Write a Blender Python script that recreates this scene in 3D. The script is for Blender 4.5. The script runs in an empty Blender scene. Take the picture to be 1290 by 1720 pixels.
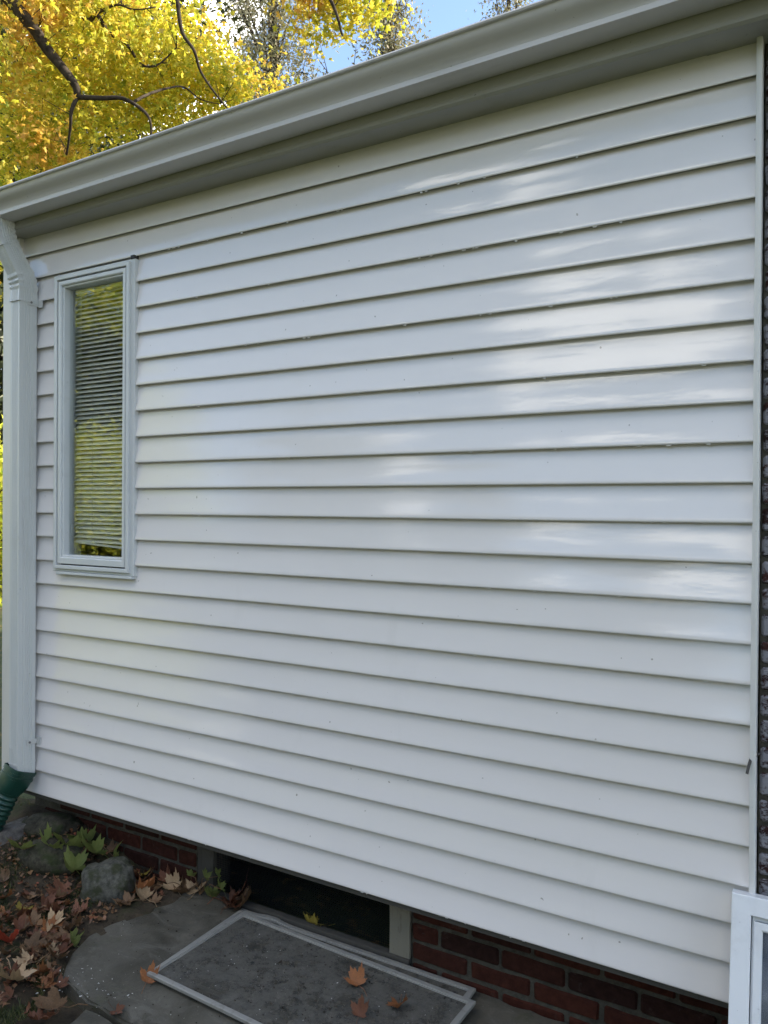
import bpy, bmesh, math, random
import numpy as np
from mathutils import Vector, Matrix, noise
random.seed(7)
rng = np.random.default_rng(11)
SC = bpy.context.scene
COL = SC.collection
R = math.radians

# ------------------------------------------------------------------ camera, sky, sun, exposure
CR = Vector((0.8640319859, 0.5033932279, 0.0066321533))
CU = Vector((-0.0086756233, 0.0017165944, 0.9999608927))
CF = Vector((-0.5033621568, 0.8640557340, -0.0058504425))
CP = Vector((0.0, -2.140348, 1.515805))
cam = bpy.data.cameras.new('camera')
cam.sensor_fit = 'VERTICAL'; cam.sensor_height = 32.0; cam.sensor_width = 24.0
cam.lens = 1292.0 / 1720.0 * 32.0
cam.clip_start = 0.02; cam.clip_end = 2000
co = bpy.data.objects.new('camera', cam); COL.objects.link(co)
co.matrix_world = Matrix(((CR.x, CU.x, -CF.x, CP.x), (CR.y, CU.y, -CF.y, CP.y), (CR.z, CU.z, -CF.z, CP.z), (0, 0, 0, 1)))
SC.camera = co

SUN_EL, SUN_AZ = R(33), R(60)         # the sun stands behind the house, well to the right
CLX, CLY = 2.02, 4.46
world = bpy.data.worlds.new('World'); SC.world = world; world.use_nodes = True
wn = world.node_tree; wn.nodes.clear()
sky = wn.nodes.new('ShaderNodeTexSky'); sky.sky_type = 'NISHITA'; sky.sun_disc = False
sky.sun_elevation = SUN_EL; sky.sun_rotation = SUN_AZ; sky.air_density = 1.0; sky.dust_density = 0.8; sky.ozone_density = 1.0
bg = wn.nodes.new('ShaderNodeBackground'); bg.inputs['Strength'].default_value = 0.11
wo = wn.nodes.new('ShaderNodeOutputWorld')
# scattered fair-weather cloud over the whole sky
tc = wn.nodes.new('ShaderNodeTexCoord'); sx = wn.nodes.new('ShaderNodeSeparateXYZ'); wn.links.new(tc.outputs['Generated'], sx.inputs[0])
mxz = wn.nodes.new('ShaderNodeMath'); mxz.operation = 'MAXIMUM'; mxz.inputs[1].default_value = 0.03; wn.links.new(sx.outputs['Z'], mxz.inputs[0])
az = wn.nodes.new('ShaderNodeMath'); az.operation = 'ADD'; az.inputs[1].default_value = 0.14; wn.links.new(mxz.outputs[0], az.inputs[0])
dv = wn.nodes.new('ShaderNodeVectorMath'); dv.operation = 'DIVIDE'; cmb = wn.nodes.new('ShaderNodeCombineXYZ')
for i_ in range(3): wn.links.new(az.outputs[0], cmb.inputs[i_])
wn.links.new(tc.outputs['Generated'], dv.inputs[0]); wn.links.new(cmb.outputs[0], dv.inputs[1])
cn = wn.nodes.new('ShaderNodeTexNoise'); cn.inputs['Scale'].default_value = 1.5; cn.inputs['Detail'].default_value = 9; cn.inputs['Roughness'].default_value = 0.62
cmap = wn.nodes.new('ShaderNodeMapping'); cmap.inputs['Location'].default_value = (CLX, CLY, 0.0); wn.links.new(dv.outputs[0], cmap.inputs[0]); wn.links.new(cmap.outputs[0], cn.inputs['Vector'])
cr = wn.nodes.new('ShaderNodeValToRGB'); cr.color_ramp.elements[0].position = 0.55; cr.color_ramp.elements[1].position = 0.59; cr.color_ramp.elements[1].color = (0.92, 0.92, 0.92, 1)
wn.links.new(cn.outputs['Fac'], cr.inputs[0])
cm = wn.nodes.new('ShaderNodeMixRGB'); cm.inputs[2].default_value = (14.0, 13.4, 12.7, 1)
wn.links.new(cr.outputs[0], cm.inputs[0]); wn.links.new(sky.outputs[0], cm.inputs[1])
wn.links.new(cm.outputs[0], bg.inputs[0]); wn.links.new(bg.outputs[0], wo.inputs[0])
sun = bpy.data.lights.new('sun', 'SUN'); sun.energy = 4.0; sun.angle = R(0.53); sun.color = (1.0, 0.93, 0.82)
so = bpy.data.objects.new('sun', sun); COL.objects.link(so)
sd = Vector((math.sin(SUN_AZ) * math.cos(SUN_EL), math.cos(SUN_AZ) * math.cos(SUN_EL), math.sin(SUN_EL)))
so.rotation_euler = sd.to_track_quat('Z', 'Y').to_euler(); so.location = (0, 6, 12)
vs = SC.view_settings
vs.view_transform = 'Standard'; vs.look = 'None'; vs.gamma = 1.0; vs.use_curve_mapping = False
vs.exposure = 1.9

def at(px, py, dist):
    "a point of the place at a distance (m) along the sight line of a photograph pixel"
    d = CF * 1292.0 + CR * (px - 645) - CU * (py - 860)
    return CP + d.normalized() * dist
def aty(px, py, y):
    d = CF * 1292.0 + CR * (px - 645) - CU * (py - 860)
    return CP + d * ((y - CP.y) / d.y)

# ------------------------------------------------------------------ materials
class NT:
    def __init__(s, name):
        s.m = bpy.data.materials.new(name); s.m.use_nodes = True; s.t = s.m.node_tree; s.t.nodes.clear()
        s.out = s.t.nodes.new('ShaderNodeOutputMaterial')
    def n(s, kind, **kw):
        nd = s.t.nodes.new('ShaderNode' + kind)
        for k, v in kw.items():
            if k in nd.inputs: nd.inputs[k].default_value = v
            else: setattr(nd, k, v)
        return nd
    def l(s, a, b): s.t.links.new(a, b)
    def coord(s, scale=(1, 1, 1), space='Object'):
        tc = s.n('TexCoord'); mp = s.n('Mapping'); mp.inputs['Scale'].default_value = scale
        s.l(tc.outputs[space], mp.inputs[0]); return mp.outputs[0]
    def worldpos(s, scale=(1, 1, 1)):
        g = s.n('NewGeometry'); mp = s.n('Mapping'); mp.inputs['Scale'].default_value = scale
        s.l(g.outputs['Position'], mp.inputs[0]); return mp.outputs[0]
    def noise(s, vec, scale, detail=4, rough=0.55, dist=0.0):
        nd = s.n('TexNoise'); nd.inputs['Scale'].default_value = scale; nd.inputs['Detail'].default_value = detail
        nd.inputs['Roughness'].default_value = rough; nd.inputs['Distortion'].default_value = dist
        s.l(vec, nd.inputs['Vector']); return nd.outputs['Fac']
    def ramp(s, fac, stops, interp='LINEAR'):
        r = s.n('ValToRGB'); e = r.color_ramp; e.interpolation = interp
        while len(e.elements) < len(stops): e.elements.new(0.5)
        for el, (p, c) in zip(e.elements, stops):
            el.position = p; el.color = (*c, 1) if len(c) == 3 else c
        s.l(fac, r.inputs[0]); return r.outputs[0]
    def mix(s, fac, a, b, mode='MIX'):
        m = s.n('MixRGB', blend_type=mode)
        for sock, v in ((m.inputs[0], fac), (m.inputs[1], a), (m.inputs[2], b)):
            if hasattr(v, 'is_linked'): s.l(v, sock)
            elif isinstance(v, (int, float)): sock.default_value = v
            else: sock.default_value = (*v, 1)
        return m.outputs[0]
    def bump(s, h, strength=0.3, dist=0.01, normal=None):
        b = s.n('Bump'); b.inputs['Strength'].default_value = strength; b.inputs['Distance'].default_value = dist
        s.l(h, b.inputs['Height'])
        if normal is not None: s.l(normal, b.inputs['Normal'])
        return b.outputs[0]
    def principled(s, color, rough=0.5, normal=None, **kw):
        p = s.n('BsdfPrincipled')
        if hasattr(color, 'is_linked'): s.l(color, p.inputs['Base Color'])
        else: p.inputs['Base Color'].default_value = (*color, 1)
        if hasattr(rough, 'is_linked'): s.l(rough, p.inputs['Roughness'])
        else: p.inputs['Roughness'].default_value = rough
        if normal is not None: s.l(normal, p.inputs['Normal'])
        for k, v in kw.items(): p.inputs[k].default_value = v
        return p
    def done(s, shader):
        s.l(shader.outputs[0], s.out.inputs[0]); return s.m

def painted(name, col, rough=0.4, dirt=(0.35, 0.33, 0.27), amount=0.35, scale=6.0, spec=0.5, bump=0.05, stretch=(1, 1, 1), metallic=0.0):
    "weathered paint or plastic: slight tone drift, dirt blotches, fine relief"
    k = NT(name); v = k.worldpos(stretch)
    big = k.noise(v, scale * 0.25, 4); fine = k.noise(k.worldpos(), scale * 14, 4, 0.7)
    c = k.mix(k.ramp(big, [(0.35, (0, 0, 0)), (0.8, (1, 1, 1))]), col, tuple(x * 0.90 for x in col))
    f = k.ramp(k.noise(v, scale, 6, 0.7), [(0.56, (0, 0, 0)), (0.78, (amount,) * 3)])
    c = k.mix(f, c, dirt)
    sp = k.ramp(k.noise(k.worldpos(), scale * 16, 2, 0.5), [(0.74, (0, 0, 0)), (0.77, (amount,) * 3)])
    c = k.mix(sp, c, tuple(x * 0.4 for x in dirt))
    rr = k.ramp(big, [(0.3, (rough - 0.06,) * 3), (0.7, (rough + 0.10,) * 3)])
    p = k.principled(c, rr, k.bump(fine, bump, 0.002)); p.inputs['Specular IOR Level'].default_value = spec
    p.inputs['Metallic'].default_value = metallic
    return k.done(p)

def make_vinyl():
    k = NT('siding_vinyl')
    g = k.worldpos((2.2, 1, 3.2))              # embossed grain
    grain = k.noise(g, 34, 4, 0.6)
    v = k.worldpos()
    blot = k.noise(k.worldpos((0.7, 1, 1.6)), 1.7, 5, 0.6)
    wavy = k.noise(k.worldpos((1.6, 1, 7)), 2.2, 3, 0.5)
    c = k.mix(k.ramp(blot, [(0.3, (0, 0, 0)), (0.75, (1, 1, 1))]), (0.715, 0.685, 0.665), (0.69, 0.66, 0.635))
    dirt = k.ramp(k.noise(k.worldpos((1.5, 1, 0.5)), 3.1, 7, 0.72), [(0.60, (0, 0, 0)), (0.85, (0.22,) * 3)])
    c = k.mix(dirt, c, (0.46, 0.45, 0.40))
    sp = k.ramp(k.noise(v, 62, 1, 0.4), [(0.80, (0, 0, 0)), (0.815, (0.6,) * 3)])
    c = k.mix(sp, c, (0.16, 0.14, 0.10))
    rr = k.ramp(k.noise(k.worldpos((1, 1, 3)), 3.4, 6, 0.75), [(0.36, (0.04,) * 3), (0.66, (0.10,) * 3)])
    n1 = k.bump(grain, 0.09, 0.0012); n2 = k.bump(wavy, 0.07, 0.010, n1)
    p = k.principled(c, rr, n2); p.inputs['Specular IOR Level'].default_value = 0.62
    return k.done(p)

M = {}
M['vinyl'] = make_vinyl()
M['trim'] = painted('trim_vinyl', (0.66, 0.655, 0.63), 0.38, amount=0.3)
M['corner'] = painted('corner_vinyl', (0.66, 0.64, 0.58), 0.45, amount=0.35, stretch=(1, 1, 0.25))
M['window'] = painted('window_vinyl', (0.60, 0.615, 0.61), 0.33, amount=0.35)
M['gutter'] = painted('gutter_aluminium', (0.565, 0.545, 0.53), 0.36, (0.22, 0.21, 0.16), 0.45, 5, stretch=(0.25, 1, 1.5))
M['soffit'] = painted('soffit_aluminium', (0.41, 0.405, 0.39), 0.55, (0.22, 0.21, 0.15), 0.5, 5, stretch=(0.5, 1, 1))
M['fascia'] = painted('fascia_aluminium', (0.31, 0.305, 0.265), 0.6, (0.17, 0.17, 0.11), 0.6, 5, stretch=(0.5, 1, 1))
M['downspout'] = painted('downspout_aluminium', (0.58, 0.59, 0.57), 0.30, (0.25, 0.24, 0.2), 0.35, 7, stretch=(1, 1, 0.3))
M['strap'] = painted('strap_metal', (0.55, 0.55, 0.53), 0.35)
M['screw'] = painted('screw_steel', (0.20, 0.19, 0.18), 0.4, metallic=0.7)
M['white_pvc'] = painted('white_pvc', (0.76, 0.78, 0.80), 0.30, (0.3, 0.3, 0.3), 0.25)
M['dark_gap'] = painted('dark_gasket', (0.03, 0.03, 0.032), 0.7)
M['green_pipe'] = painted('green_drain_plastic', (0.009, 0.042, 0.030), 0.33, (0.10, 0.12, 0.08), 0.5, 9)
M['slat'] = painted('blind_slat', (0.68, 0.66, 0.59), 0.45, (0.3, 0.28, 0.2), 0.4)
M['cord'] = painted('blind_cord', (0.45, 0.43, 0.38), 0.8)
M['plaster'] = painted('room_plaster', (0.35, 0.33, 0.30), 0.8)
M['cable'] = painted('cable_rubber', (0.035, 0.033, 0.028), 0.6)
M['shingle'] = painted('roof_shingle', (0.09, 0.085, 0.08), 0.9, bump=0.6)
M['aluminium'] = painted('screen_aluminium', (0.30, 0.295, 0.27), 0.5, (0.10, 0.09, 0.07), 0.75, 22, metallic=0.35, bump=0.2)
M['oldwood'] = painted('weathered_wood', (0.075, 0.07, 0.06), 0.85, (0.035, 0.03, 0.022), 0.8, 9, spec=0.15, bump=0.5, stretch=(3, 3, 0.4))
M['oldpaint'] = painted('flaking_cream_paint', (0.20, 0.185, 0.145), 0.75, (0.05, 0.04, 0.03), 0.95, 14, spec=0.15, bump=0.6, stretch=(3, 3, 0.5))

def glass_mat(name, ior=0.082, tint=(0.93, 0.95, 0.94), wob=0.04, dirt=0.0):
    k = NT(name)
    nrm = k.bump(k.noise(k.worldpos(), 2.2, 2), wob, 0.02)
    lw_ = k.n('LayerWeight'); k.l(nrm, lw_.inputs['Normal'])          # Schlick reflectance, the same from both faces
    pw = k.n('Math', operation='POWER'); k.l(lw_.outputs['Facing'], pw.inputs[0]); pw.inputs[1].default_value = 5.0
    fr = k.n('MapRange'); fr.inputs['To Min'].default_value = ior; fr.inputs['To Max'].default_value = 1.0; k.l(pw.outputs[0], fr.inputs[0])
    gl = k.n('BsdfGlossy'); gl.inputs['Roughness'].default_value = 0.015; k.l(nrm, gl.inputs['Normal'])
    tr = k.n('BsdfTransparent'); tr.inputs[0].default_value = (*tint, 1)
    mx = k.n('MixShader'); k.l(fr.outputs[0], mx.inputs[0]); k.l(tr.outputs[0], mx.inputs[1]); k.l(gl.outputs[0], mx.inputs[2])
    if dirt > 0:
        df = k.n('BsdfDiffuse'); df.inputs[0].default_value = (0.38, 0.40, 0.44, 1)
        f = k.ramp(k.noise(k.worldpos((1, 1, 1)), 11, 7, 0.75, 0.6), [(0.42, (dirt * 0.25,) * 3), (0.72, (dirt,) * 3)])
        m2 = k.n('MixShader'); k.l(f, m2.inputs[0]); k.l(mx.outputs[0], m2.inputs[1]); k.l(df.outputs[0], m2.inputs[2])
        mx = m2
    return k.done(mx)
M['glass'] = glass_mat('window_glass')
M['dirty_glass'] = glass_mat('dirty_glass', 0.05, (0.75, 0.8, 0.85), 0.02, 0.45)

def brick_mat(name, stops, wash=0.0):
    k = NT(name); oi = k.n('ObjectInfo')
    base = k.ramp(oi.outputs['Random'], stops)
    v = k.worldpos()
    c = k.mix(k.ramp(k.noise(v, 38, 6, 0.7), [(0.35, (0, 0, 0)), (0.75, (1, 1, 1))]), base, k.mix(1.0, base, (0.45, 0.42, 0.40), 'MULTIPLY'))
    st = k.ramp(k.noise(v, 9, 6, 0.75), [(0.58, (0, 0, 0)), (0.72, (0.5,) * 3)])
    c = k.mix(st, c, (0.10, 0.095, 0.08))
    if wash:
        w = k.ramp(k.noise(k.worldpos((1, 1, 1.6)), 24, 7, 0.8), [(0.44, (0, 0, 0)), (0.52, (wash,) * 3)])
        c = k.mix(w, c, (0.24, 0.24, 0.26))
    n1 = k.bump(k.noise(v, 70, 6, 0.75), 0.7, 0.005)
    return k.done(k.principled(c, 0.9, n1, **{'Specular IOR Level': 0.12}))
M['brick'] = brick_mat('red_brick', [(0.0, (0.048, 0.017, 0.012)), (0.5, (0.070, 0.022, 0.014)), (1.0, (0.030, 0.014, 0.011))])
M['washed_brick'] = brick_mat('whitewashed_brick', [(0.0, (0.030, 0.016, 0.014)), (1.0, (0.060, 0.026, 0.022))], 0.95)
def rough_mat(name, a, b, scale=12, bump=0.6, rough=0.95, c3=None):
    k = NT(name); v = k.worldpos()
    c = k.mix(k.ramp(k.noise(v, scale, 7, 0.72), [(0.32, (0, 0, 0)), (0.68, (1, 1, 1))]), a, b)
    if c3: c = k.mix(k.ramp(k.noise(v, scale * 0.35, 5, 0.65), [(0.50, (0, 0, 0)), (0.64, (0.85,) * 3)]), c, c3)
    n1 = k.bump(k.noise(v, scale * 5, 6, 0.75), bump, 0.006)
    return k.done(k.principled(c, rough, n1, **{'Specular IOR Level': 0.15}))
M['mortar'] = rough_mat('old_mortar', (0.038, 0.035, 0.027), (0.095, 0.088, 0.070), 30)
M['soil'] = rough_mat('damp_soil', (0.028, 0.022, 0.015), (0.075, 0.058, 0.038), 16, 0.9, 0.95, (0.035, 0.042, 0.016))
M['stone'] = rough_mat('mossy_fieldstone', (0.030, 0.031, 0.025), (0.15, 0.145, 0.12), 48, 1.0, 0.62, (0.040, 0.045, 0.020))
M['stone_dark'] = rough_mat('dark_mossy_stone', (0.022, 0.020, 0.014), (0.085, 0.078, 0.055), 44, 0.9, 0.85, (0.03, 0.04, 0.014))
M['bark'] = rough_mat('tree_bark', (0.018, 0.013, 0.009), (0.075, 0.058, 0.042), 14, 0.8, 0.95)
M['crumb'] = rough_mat('dark_crumbs', (0.015, 0.012, 0.009), (0.04, 0.03, 0.02), 60)
M['flake'] = rough_mat('pale_paint_flakes', (0.5, 0.49, 0.46), (0.65, 0.64, 0.6), 60, 0.2)
M['grit'] = rough_mat('grey_grit', (0.14, 0.135, 0.12), (0.25, 0.24, 0.22), 60, 0.2)
def slate_mat():
    k = NT('wet_slate'); v = k.worldpos()
    c = k.mix(k.ramp(k.noise(v, 3.2, 6, 0.6, 0.8), [(0.36, (0, 0, 0)), (0.62, (1, 1, 1))]), (0.046, 0.042, 0.031), (0.094, 0.086, 0.068))
    c = k.mix(k.ramp(k.noise(k.worldpos((1, 2.2, 1)), 5.0, 7, 0.75, 1.2), [(0.52, (0, 0, 0)), (0.66, (0.65,) * 3)]), c, (0.135, 0.126, 0.104))
    c = k.mix(k.ramp(k.noise(v, 8, 6, 0.7), [(0.58, (0, 0, 0)), (0.7, (0.6,) * 3)]), c, (0.055, 0.058, 0.030))
    c = k.mix(k.ramp(k.noise(v, 120, 2, 0.5), [(0.70, (0, 0, 0)), (0.76, (0.6,) * 3)]), c, (0.22, 0.21, 0.19))
    rr = k.ramp(k.noise(v, 4.5, 5, 0.6), [(0.35, (0.32,) * 3), (0.62, (0.75,) * 3)])
    return k.done(k.principled(c, rr, k.bump(k.noise(v, 26, 7, 0.7), 0.6, 0.006), **{'Specular IOR Level': 0.28}))
M['slate'] = slate_mat()
def mesh_mat():
    k = NT('screen_mesh'); v = k.worldpos()
    c = k.mix(k.ramp(k.noise(v, 26, 7, 0.75), [(0.35, (0, 0, 0)), (0.66, (1, 1, 1))]), (0.052, 0.049, 0.041), (0.130, 0.124, 0.107))
    c = k.mix(k.ramp(k.noise(v, 7, 5, 0.7), [(0.55, (0, 0, 0)), (0.7, (0.8,) * 3)]), c, (0.045, 0.042, 0.032))
    c = k.mix(k.ramp(k.noise(v, 210, 2, 0.6), [(0.67, (0, 0, 0)), (0.72, (0.75,) * 3)]), c, (0.28, 0.275, 0.26))
    d = k.principled(c, 0.8, k.bump(k.noise(v, 260, 3, 0.7), 0.5, 0.002), **{'Specular IOR Level': 0.15})
    tr = k.n('BsdfTransparent'); mx = k.n('MixShader'); mx.inputs[0].default_value = 0.8
    k.l(tr.outputs[0], mx.inputs[1]); k.l(d.outputs[0], mx.inputs[2]); return k.done(mx)
M['mesh'] = mesh_mat()
def wire_mat():
    k = NT('dark_wire'); return k.done(k.principled((0.010, 0.011, 0.015), 0.7, None, **{'Specular IOR Level': 0.05}))
M['wire'] = wire_mat()

def leaf_mat(name, stops, trans=0.5, noise_stops=None, nscale=0.5, rough=0.5):
    "leaf colour from a per-leaf random value, some patches of the crown tinted; thin leaves let light through"
    k = NT(name); a = k.n('Attribute', attribute_name='rnd')
    c = k.ramp(a.outputs['Fac'], stops)
    if noise_stops:
        f = k.noise(k.worldpos(), nscale, 4, 0.65)
        c = k.mix(k.ramp(f, [(noise_stops[0], (0, 0, 0)), (noise_stops[1], (noise_stops[2],) * 3)]), c, noise_stops[3])
    d = k.principled(c, rough); d.inputs['Specular IOR Level'].default_value = 0.35
    t = k.n('BsdfTranslucent'); k.l(k.mix(1.0, c, (1.0, 0.95, 0.7), 'MULTIPLY'), t.inputs[0])
    mx = k.n('MixShader'); mx.inputs[0].default_value = trans; k.l(d.outputs[0], mx.inputs[1]); k.l(t.outputs[0], mx.inputs[2])
    return k.done(mx)
M['maple'] = leaf_mat('yellow_maple_leaves', [(0.0, (0.26, 0.34, 0.04)), (0.25, (0.50, 0.52, 0.06)), (0.55, (0.72, 0.66, 0.08)), (0.88, (0.78, 0.62, 0.10)), (1.0, (0.74, 0.46, 0.10))], 0.52, (0.57, 0.67, 0.6, (0.78, 0.38, 0.12)), 0.75)
M['greygreen'] = leaf_mat('grey_green_leaves', [(0.0, (0.16, 0.165, 0.09)), (0.5, (0.24, 0.23, 0.135)), (1.0, (0.32, 0.26, 0.16))], 0.35)
M['darkgreen'] = leaf_mat('dark_green_leaves', [(0.0, (0.020, 0.030, 0.010)), (0.6, (0.045, 0.055, 0.016)), (1.0, (0.07, 0.075, 0.02))], 0.2)
M['limegreen'] = leaf_mat('lime_green_leaves', [(0.0, (0.26, 0.34, 0.025)), (0.5, (0.50, 0.54, 0.05)), (1.0, (0.66, 0.60, 0.07))], 0.45)
M['grass'] = leaf_mat('grass_blades', [(0.0, (0.018, 0.030, 0.008)), (0.6, (0.045, 0.060, 0.016)), (1.0, (0.11, 0.10, 0.035))], 0.25)

def dead_leaf(name, col, col2, trans=0.12):
    k = NT(name); v = k.coord((1, 1, 1)); oi = k.n('ObjectInfo')
    c = k.mix(k.ramp(k.noise(v, 26, 6, 0.7), [(0.35, (0, 0, 0)), (0.7, (1, 1, 1))]), col, col2)
    c = k.mix(k.ramp(k.noise(v, 90, 4, 0.7), [(0.62, (0, 0, 0)), (0.72, (0.7,) * 3)]), c, tuple(x * 0.35 for x in col2))
    hs = k.n('HueSaturation'); k.l(c, hs.inputs['Color'])
    mr = k.n('MapRange'); mr.inputs['To Min'].default_value = 0.75; mr.inputs['To Max'].default_value = 1.25; k.l(oi.outputs['Random'], mr.inputs[0]); k.l(mr.outputs[0], hs.inputs['Value'])
    d = k.principled(hs.outputs[0], 0.55, k.bump(k.noise(v, 60, 5, 0.7), 0.5, 0.003)); d.inputs['Specular IOR Level'].default_value = 0.25
    t = k.n('BsdfTranslucent'); k.l(hs.outputs[0], t.inputs[0])
    mx = k.n('MixShader'); mx.inputs[0].default_value = trans; k.l(d.outputs[0], mx.inputs[1]); k.l(t.outputs[0], mx.inputs[2])
    return k.done(mx)
LEAFM = {'R': dead_leaf('reddish_brown_leaf', (0.17, 0.068, 0.035), (0.10, 0.045, 0.027)),
         'D': dead_leaf('red_leaf', (0.30, 0.035, 0.02), (0.20, 0.05, 0.025)),
         'O': dead_leaf('orange_brown_leaf', (0.26, 0.10, 0.035), (0.15, 0.065, 0.03)),
         'B': dead_leaf('brown_leaf', (0.17, 0.10, 0.05), (0.10, 0.058, 0.032)),
         'T': dead_leaf('tan_leaf', (0.36, 0.25, 0.14), (0.25, 0.17, 0.10)),
         'Y': dead_leaf('yellow_leaf', (0.42, 0.32, 0.06), (0.28, 0.22, 0.05)),
         'G': dead_leaf('green_leaf', (0.13, 0.17, 0.045), (0.19, 0.20, 0.065), 0.25)}

# ------------------------------------------------------------------ builders
WORLD = {}
def obj(name, me, mat=None, parent=None, origin=(0, 0, 0)):
    "mesh given in world coordinates becomes one object whose origin is at `origin`"
    o = bpy.data.objects.new(name, me); COL.objects.link(o)
    og = Vector(origin); po = WORLD.get(parent.name, Vector()) if parent else Vector()
    o.location = og - po
    if mat is not None: me.materials.append(mat)
    if parent: o.parent = parent
    WORLD[o.name] = og
    return o
def mk(name, verts, faces, mat, parent=None, origin=None, smooth=False):
    if origin is None:
        a = np.array([tuple(v) for v in verts]); origin = ((a[:, 0].min() + a[:, 0].max()) / 2, (a[:, 1].min() + a[:, 1].max()) / 2, a[:, 2].min())
    me = bpy.data.meshes.new(name)
    me.from_pydata([tuple(Vector(v) - Vector(origin)) for v in verts], [], faces)
    bm = bmesh.new(); bm.from_mesh(me); bmesh.ops.recalc_face_normals(bm, faces=bm.faces); bm.to_mesh(me); bm.free()
    if smooth: me.shade_smooth()
    me.update()
    return obj(name, me, mat, parent, origin)
class MB:
    "collects pieces of ONE part"
    def __init__(s): s.v = []; s.f = []
    def add(s, v, f):
        b = len(s.v); s.v += [tuple(x) for x in v]; s.f += [tuple(i + b for i in q) for q in f]; return s
    def box(s, x0, x1, y0, y1, z0, z1, bev=0.0):
        if bev <= 0:
            v = [(x, y, z) for x in (x0, x1) for y in (y0, y1) for z in (z0, z1)]
            f = [(0, 1, 3, 2), (4, 6, 7, 5), (0, 4, 5, 1), (2, 3, 7, 6), (0, 2, 6, 4), (1, 5, 7, 3)]
            return s.add(v, f)
        bm = bmesh.new(); bmesh.ops.create_cube(bm, size=1)
        for q in bm.verts: q.co = Vector(((x0 + x1) / 2 + q.co.x * (x1 - x0), (y0 + y1) / 2 + q.co.y * (y1 - y0), (z0 + z1) / 2 + q.co.z * (z1 - z0)))
        bmesh.ops.bevel(bm, geom=bm.edges[:], offset=bev, segments=2, affect='EDGES', profile=0.6)
        bm.verts.index_update()
        s.add([q.co.copy() for q in bm.verts], [[q.index for q in f.verts] for f in bm.faces]); bm.free(); return s
    def ring(s, x0, x1, z0, z1, w, yf, yb, ch=0.0, wb=None):
        "a mitred rectangular frame in the wall plane; ch chamfers the inner front edge"
        wb = w if wb is None else wb
        loops = [((x0, z0, x1, z1), yb), ((x0, z0, x1, z1), yf + 0.002), ((x0 + .002, z0 + .002, x1 - .002, z1 - .002), yf),
                 ((x0 + w - ch, z0 + wb - ch, x1 - w + ch, z1 - w + ch), yf), ((x0 + w, z0 + wb, x1 - w, z1 - w), yf + max(ch, 0.001)), ((x0 + w, z0 + wb, x1 - w, z1 - w), yb)]
        v = []; f = []
        for (a, b, c, d), y in loops: v += [(a, y, b), (c, y, b), (c, y, d), (a, y, d)]
        n = len(loops)
        for i in range(n):
            j = (i + 1) % n
            for q in range(4):
                r = (q + 1) % 4; f.append((i * 4 + q, i * 4 + r, j * 4 + r, j * 4 + q))
        return s.add(v, f)
    def tube(s, pts, radii, seg=8, cap=True):
        pts = [Vector(p) for p in pts]; v = []; f = []; up = None
        for i, p in enumerate(pts):
            d = (pts[min(i + 1, len(pts) - 1)] - pts[max(i - 1, 0)]).normalized()
            if up is None: up = d.orthogonal().normalized()
            up = (up - d * up.dot(d)).normalized(); sd_ = d.cross(up)
            r = radii[i] if hasattr(radii, '__len__') else radii
            for k in range(seg):
                a = 2 * math.pi * k / seg; v.append(p + up * math.cos(a) * r + sd_ * math.sin(a) * r)
        for i in range(len(pts) - 1):
            for k in range(seg):
                k2 = (k + 1) % seg; f.append((i * seg + k, i * seg + k2, (i + 1) * seg + k2, (i + 1) * seg + k))
        if cap: f.append(tuple(range(seg - 1, -1, -1))); f.append(tuple((len(pts) - 1) * seg + k for k in range(seg)))
        return s.add(v, f)
    def sweep(s, profiles, closed=True, cap=True):
        "loft between successive rings of points"
        n = len(profiles[0]); v = [p for pr in profiles for p in pr]; f = []
        for i in range(len(profiles) - 1):
            for k in range(n if closed else n - 1):
                k2 = (k + 1) % n; f.append((i * n + k, i * n + k2, (i + 1) * n + k2, (i + 1) * n + k))
        if cap and closed: f.append(tuple(range(n - 1, -1, -1))); f.append(tuple((len(profiles) - 1) * n + k for k in range(n)))
        return s.add(v, f)
    def build(s, name, mat, parent=None, smooth=False, origin=None): return mk(name, s.v, s.f, mat, parent, origin, smooth)
def auto_smooth(o, ang=35):
    me = o.data; bm = bmesh.new(); bm.from_mesh(me)
    for f in bm.faces: f.smooth = True
    for e in bm.edges:
        if len(e.link_faces) == 2 and e.calc_face_angle(0) > R(ang): e.smooth = False
    bm.to_mesh(me); bm.free(); return o
def empty(name, loc):
    o = bpy.data.objects.new(name, None); COL.objects.link(o); o.location = loc; o.empty_display_size = 0.1; WORLD[o.name] = Vector(loc); return o
def tag(o, label=None, cat=None, group=None, kind=None):
    if label: o['label'] = label
    if cat: o['category'] = cat
    if group: o['group'] = group
    if kind: o['kind'] = kind
    return o
def sstep(a, b, x):
    t = max(0.0, min(1.0, (x - a) / (b - a))); return t * t * (3 - 2 * t)

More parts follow.
